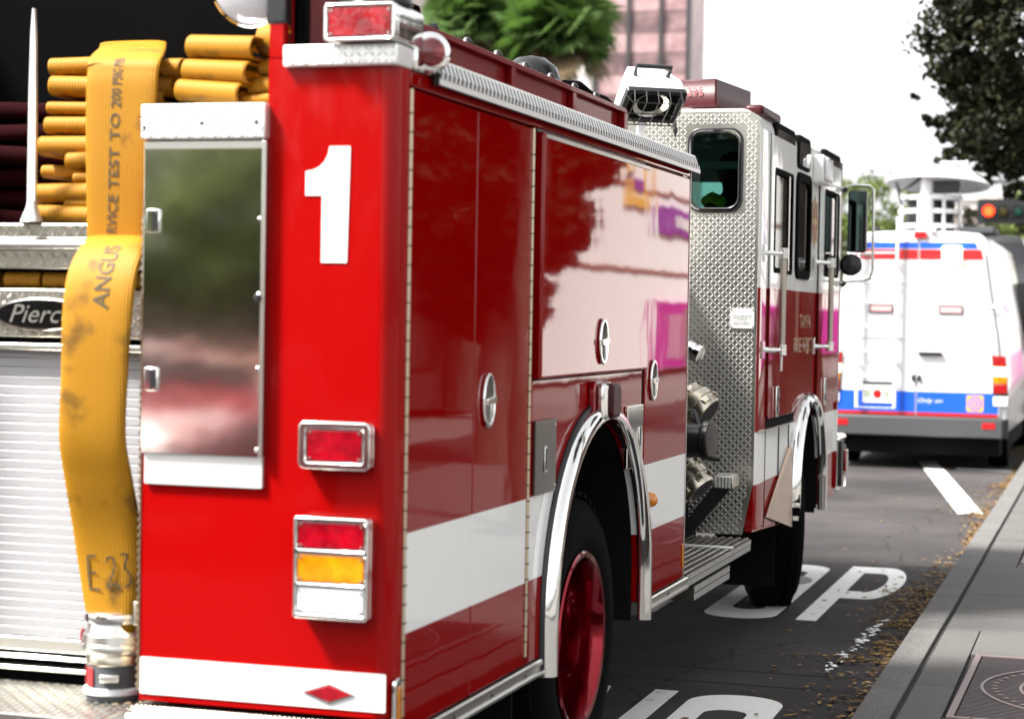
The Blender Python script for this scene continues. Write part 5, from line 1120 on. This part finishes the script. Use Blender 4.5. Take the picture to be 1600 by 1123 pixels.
# leafy trees far down the street
def far(px, pyTop, y, r, label, name='leafy_tree', mts=None):
    x, z = pxY(px, pyTop, y); t = (x, y, 0); zc = z - r * .8
    return tree(name, label, 'tree', t, (max(zc - r * .5, 1), .2), [(r * .4, 0, zc), (-r * .4, .3, zc)], [(0, 0, zc, r, 1, .85), (r * .6, .3, zc - r * .5, r * .7, .7, .8), (-r * .6, -.3, zc - r * .5, r * .75, .7, .8), (0, 0, zc - r * 1.1, r * .8, .7, .8)], 7000, .10 * y / 55, mts or [M_bg, M_bg2], 'trees down the street')
far(1372, 275, 62, 1.9, 'pale green tree showing between the mirror and the dish'); far(1330, 330, 66, 1.9, 'green tree low behind the door mirror'); far(1420, 330, 58, 1.3, 'green tree behind the roof cage of the van'); far(1590, 300, 64, 1.5, 'dark tree behind the red traffic light', mts=[M_oak, M_oak2]); far(1545, 318, 70, 1.6, 'dark tree left of the traffic light sign', mts=[M_oak, M_oak2]); far(1640, 290, 60, 2.0, 'leafy tree at the far right beyond the sign')
M_hedge = leaf_mat('brightened_green_leaf', (.12, .15, .05), (.20, .21, .08), (.26, .30, .10))  # brighter leaf copy: light for the steel door's reflection put into the colour
# hedge of trees behind the camera, mirrored in the polished steel
for i, (x, y, r) in enumerate(((-9, -19, 3.4), (-14, -16, 3.2), (-5, -24, 3.6), (-18, -22, 4))):
    tree('street_tree', ['broad green tree behind the camera beside the maroon car', 'green tree farther left behind the camera', 'tall green tree across the street behind the camera', 'green tree farthest behind the camera'][i], 'tree', (x, y, 0), (2, .25), [(1, 0, 4), (-1, .5, 4.2)], [(0, 0, 4.4, r, 1, .9), (1.5, .6, 2.8, r * .6, .6, .7), (-1.5, -.4, 3.0, r * .6, .6, .7)], 5200, .20, [M_hedge, M_bg2], 'trees behind the camera')
WL = thing('street_wall', 'low brown wall behind the maroon car, seen only in the steel door', 'wall', (-14, -30, 0)); MB().box(-25, 16, -.2, .2, 0, 2.3).build('wall', mat('brown_stucco', (.09, .06, .04), rough=.9, var=(1.5, (.13, .09, .06), .3)), WL); MB().box(-25.05, 16.05, -.26, .26, 2.3, 2.42).build('coping', mat('grey_coping', (.2, .19, .18), rough=.9), WL)
# fan palms
M_palm = leaf_mat('palm_leaf', (.030, .075, .015), (.14, .22, .07), (.06, .12, .02)); M_palmd = mat('dead_palm_leaf', (.13, .09, .045), rough=.9)
def palm(px, py, y, r, label):
    x, z = pxY(px, py, y); t = thing('fan_palm', label, 'palm tree', (x, y, 0), 'fan palms'); 
    MB().tube([(0, 0, 0), (.05, 0, z * .5), (0, 0, z - r * .2)], [.24, .19, .17], 10).build('trunk', M_bark, t, smooth=60)
    b = MB()
    for k in range(230):
        el = math.asin(random.uniform(-.75, 1)); az = random.uniform(0, 6.283); d = Vector((math.cos(el) * math.cos(az), math.cos(el) * math.sin(az), math.sin(el))); L = r * random.uniform(.15, .68)
        base = Vector((0, 0, z - r * .15)); tip = base + d * L - Vector((0, 0, .08 * r)); w = Matrix.Rotation(random.uniform(-1.2, 1.2), 3, d) @ d.cross(Vector((0, 0, 1))).normalized(); n_ = w.cross(d); mi = 1 if el < -.55 else 0
        b.add([base, base + w * .02, tip + w * .02, tip], [(0, 1, 2, 3)], mi)
        for j in range(19):
            a = R(-95 + 190 * j / 18); f = d * math.cos(a) + w * math.sin(a); l2 = r * .40 * (.75 + .25 * math.cos(a)) * random.uniform(.85, 1.1); s2 = f.cross(n_).normalized() * .020 * r
            mid = tip + f * l2 * .6 + n_ * .03; end = tip + f * l2 - Vector((0, 0, l2 * .13)); b.add([tip, mid + s2, end, mid - s2], [(0, 1, 2, 3)], mi)
    b.build('crown', [M_palm, M_palmd], t, smooth=0, recalc=False)
palm(735, 8, 45, 1.55, 'smaller fan palm left of the other, above the engine body'); palm(866, 30, 45, 1.95, 'larger fan palm right above the engine body, before the pink tower')

# ------------------------------------------------------------------ pink glass tower
TW = thing('glass_tower', 'tall pink glass tower with dark mullions behind the palms', 'building', (-36.1, 150, 0))
M_conc = mat('pale_concrete', (.5, .48, .46), rough=.8, var=(.5, (.58, .56, .54), .3)); M_mull = mat('dark_mullion', (.03, .025, .028), rough=.4)
def pane_mat(name, c0, c1):
    M = mat(name, c0, rough=.35, metal=.1, var=(.35, c1, .08), bump=(.5, .5, .25)); return M
M_pa = pane_mat('pink_glass', (.50, .34, .335), (.30, .17, .175)); M_pb = pane_mat('brown_pink_glass', (.09, .05, .055), (.30, .19, .19))  # own pink tint, with mottled reflections of the glass put into the colour
MB().box(-7.2, 3.55, .3, 6, 0, 46).build('core', M_pa, TW)
cols = [(-6.0, -4.12), (-3.98, -1.42), (-1.22, 1.22), (1.42, 3.55)]
sh = {}
for ci, (xa, xb) in enumerate(cols):
    z = 1.0; fl_ = 0
    while z < 44:
        for part, (h_, mt) in enumerate(((1.75, M_pb), (1.55, M_pa))):
            key = (ci, part)
            if key not in sh: sh[key] = o = MB().box(xa + .06, xb - .06, 0, .25, .03, h_ - .03).build('glass_panel', mt if ci else M_conc, TW, smooth=0)
            else: o = copy_of(sh[key])
            o.location.z = z; z += h_
        fl_ += 1
b = MB()
for x in (-6.1, -4.05, -1.32, 1.32, 3.58): b.box(x - .17, x + .17, -.22, .26, 0, 46)
b.build('mullion', M_mull, TW)
b = MB()
for k in range(36): b.box(-6.0 + k * .265 - .02, -6.0 + k * .265 + .02, -.04, .02, 0, 46)
b.build('fine_mullion', mat('pink_mullion', (.22, .15, .155), rough=.5), TW, kind='stuff')
# pale tower at the far left of the sky gap
OT = thing('office_block', 'narrow dark office block edge beside the upper rear lamp', 'building', (-60.5, 150, 0)); MB().box(-7, 2.6, 0, 10, 0, 40).build('wall', M_conc, OT)
b = MB()
for k in range(11): b.box(-6.6, 2.2, -.05, .05, 2 + k * 3.3, 3.6 + k * 3.3)
b.build('window_band', M_dkglass, OT)

# ------------------------------------------------------------------ low buildings and signals down the street
LBx, LBz = pxY(1570, 345, 80)
LB = thing('low_building', 'cream flat roofed building behind the traffic light', 'building', (LBx + 1.5, 80, 0))
M_cream = mat('cream_stucco', (.72, .66, .58), rough=.85)
MB().box(-3.6, 7, 0, 8, 0, LBz + .2).build('wall', M_cream, LB); MB().box(-3.9, 7.3, -.4, 8.3, LBz + .2, LBz + .55).build('cornice', M_cream, LB)
for k in range(4): MB().box(-2.9 + k * 2.3, -1.4 + k * 2.3, -.06, .04, 1, 3).build('window', M_dkglass, LB)
WBx, _ = pxY(1512, 300, 95)
WB = thing('white_building', 'white building end catching the light beyond the dish', 'building', (WBx, 95, 0)); MB().box(-1.3, 1.6, 0, 9, 0, pxY(1512, 312, 95)[1]).build('wall', M_conc, WB); MB().box(-1.4, 1.7, -.15, 9.1, pxY(1512, 312, 95)[1], pxY(1512, 308, 95)[1]).build('parapet', M_cream, WB)
tx, tz = pxY(1545, 330, 50)
TL = thing('traffic_light', 'traffic light glowing red on a mast arm over the street', 'traffic light', (2.2, 50, 0))
dx = tx - 2.2
b = MB().tube([(0, 0, 0), (0, 0, 5.6)], [.14, .10], 12).tube([(0, 0, 5.35), (dx - .6, 0, 5.45)], [.09, .05], 10); b.build('mast', M_grey, TL)
MB().prism(rr(dx - .30, dx + 1.12, tz - .34, tz + .34, .06, 4), 'y', -.02, .02).build('backplate', M_black, TL)
h = MB().prism(rr(dx - .20, dx + 1.0, tz - .17, tz + .17, .06, 4), 'y', -.12, -.021).build('signal_head', M_black, TL)
MB().tube([(dx + .4, .04, tz), (dx + .4, .04, 5.42)], .03, 8).build('hanger', M_grey, TL)
for i, mt in enumerate((mat('red_signal', (.9, .1, .02), emit=((1.0, .014, .002), 5)), mat('amber_signal_off', (.06, .04, .0), rough=.3), mat('green_signal_off', (.0, .05, .03), rough=.3))):
    MB().lathe([(.14, 0), (.12, .03), (.001, .05)], (dx + i * .38, -.121, tz), (0, -1, 0), 20).build('lens', mt, h)
    MB().lathe([(.15, 0), (.15, .10)], (dx + i * .38, -.121, tz), (0, -1, 0), 16, cap=False).build('visor', M_black, h)
sx, sz = pxY(1594, 329, 50)
SG = thing('street_sign', 'white street sign hanging right of the traffic light', 'sign', (sx, 50.3, sz)); MB().prism(rr(-.32, .75, -.20, .20, .04, 3), 'y', -.02, .02).build('sign_plate', M_white, SG); MB().tube([(.1, .0, .2), (.1, 0, .75)], .02, 6).build('hanger', M_grey, SG)

# ------------------------------------------------------------------ shop front across the pavement, mirrored in the red doors
SH = thing('shop_building', 'white shop building with purple and yellow signs, mirrored in the red doors', 'building', (11, 31, 0))
M_shop = mat('white_stucco', (.82, .80, .78), rough=.8); M_purple = mat('purple_sign', (.16, .01, .30), rough=.4); M_mag = mat('magenta_shopfront', (.45, .01, .26), rough=.5); M_yel = mat('yellow_frame', (.75, .42, .05), rough=.5)
M_swin = mat('pink_shop_window', (.50, .22, .34), rough=.3)  # plain pink base colour, no emission
M_course = mat('brown_course', (.25, .14, .12), rough=.7)
MB().box(0, 12, 0, 60, .13, 7.6).build('wall', M_shop, SH)
for z in (2.85, 5.05): MB().box(-.05, -.002, 0, 60, z, z + .10).build('string_course', M_course, SH)
MB().box(-.10, -.003, 18, 34, 4.0, 4.75).build('sign_board', M_purple, SH)
MB().box(-.12, -.101, 20, 30, 4.2, 4.55).build('sign_strip', M_white, SH)
MB().box(-.14, -.003, 17.8, 60, .2, 2.1).build('shop_front', M_mag, SH)
for k in range(5): MB().box(-.16, -.141, 19.0 + k * 4.6, 21.2 + k * 4.6, .45, 1.75).build('shop_window', M_swin, SH); MB().box(-.16, -.141, 21.6 + k * 4.6, 22.8 + k * 4.6, .3, 1.9).build('shop_door', M_dkglass, SH)
MB().plate([(14.4, 4.55), (17.2, 4.55), (17.2, 6.2), (14.4, 6.2)], [[(14.7, 4.8), (16.9, 4.8), (16.9, 5.95), (14.7, 5.95)]], 'x', -.1, -.003).build('sign_frame', M_yel, SH)
MB().box(-.09, -.003, 15.0, 16.6, 5.0, 5.3).build('sign_board', M_purple, SH)
NB = thing('added_brick_building', 'dark brick building added out of view to darken the reflection in the red doors', 'building', (9.0, 18, 0))  # unseen building, added and sized to darken the reflection in the doors
MB().box(0, 12, 0, 12.8, .13, 6.2).build('wall', mat('dark_brick', (.022, .008, .007), rough=.9, var=(2, (.035, .013, .010), .3)), NB)
for k in range(3):
    for z in (.8, 3.6): 
        w = MB().box(-.05, .03, 1 + k * 4, 3.6 + k * 4, z, z + 1.8).build('window', M_dkglass, NB)
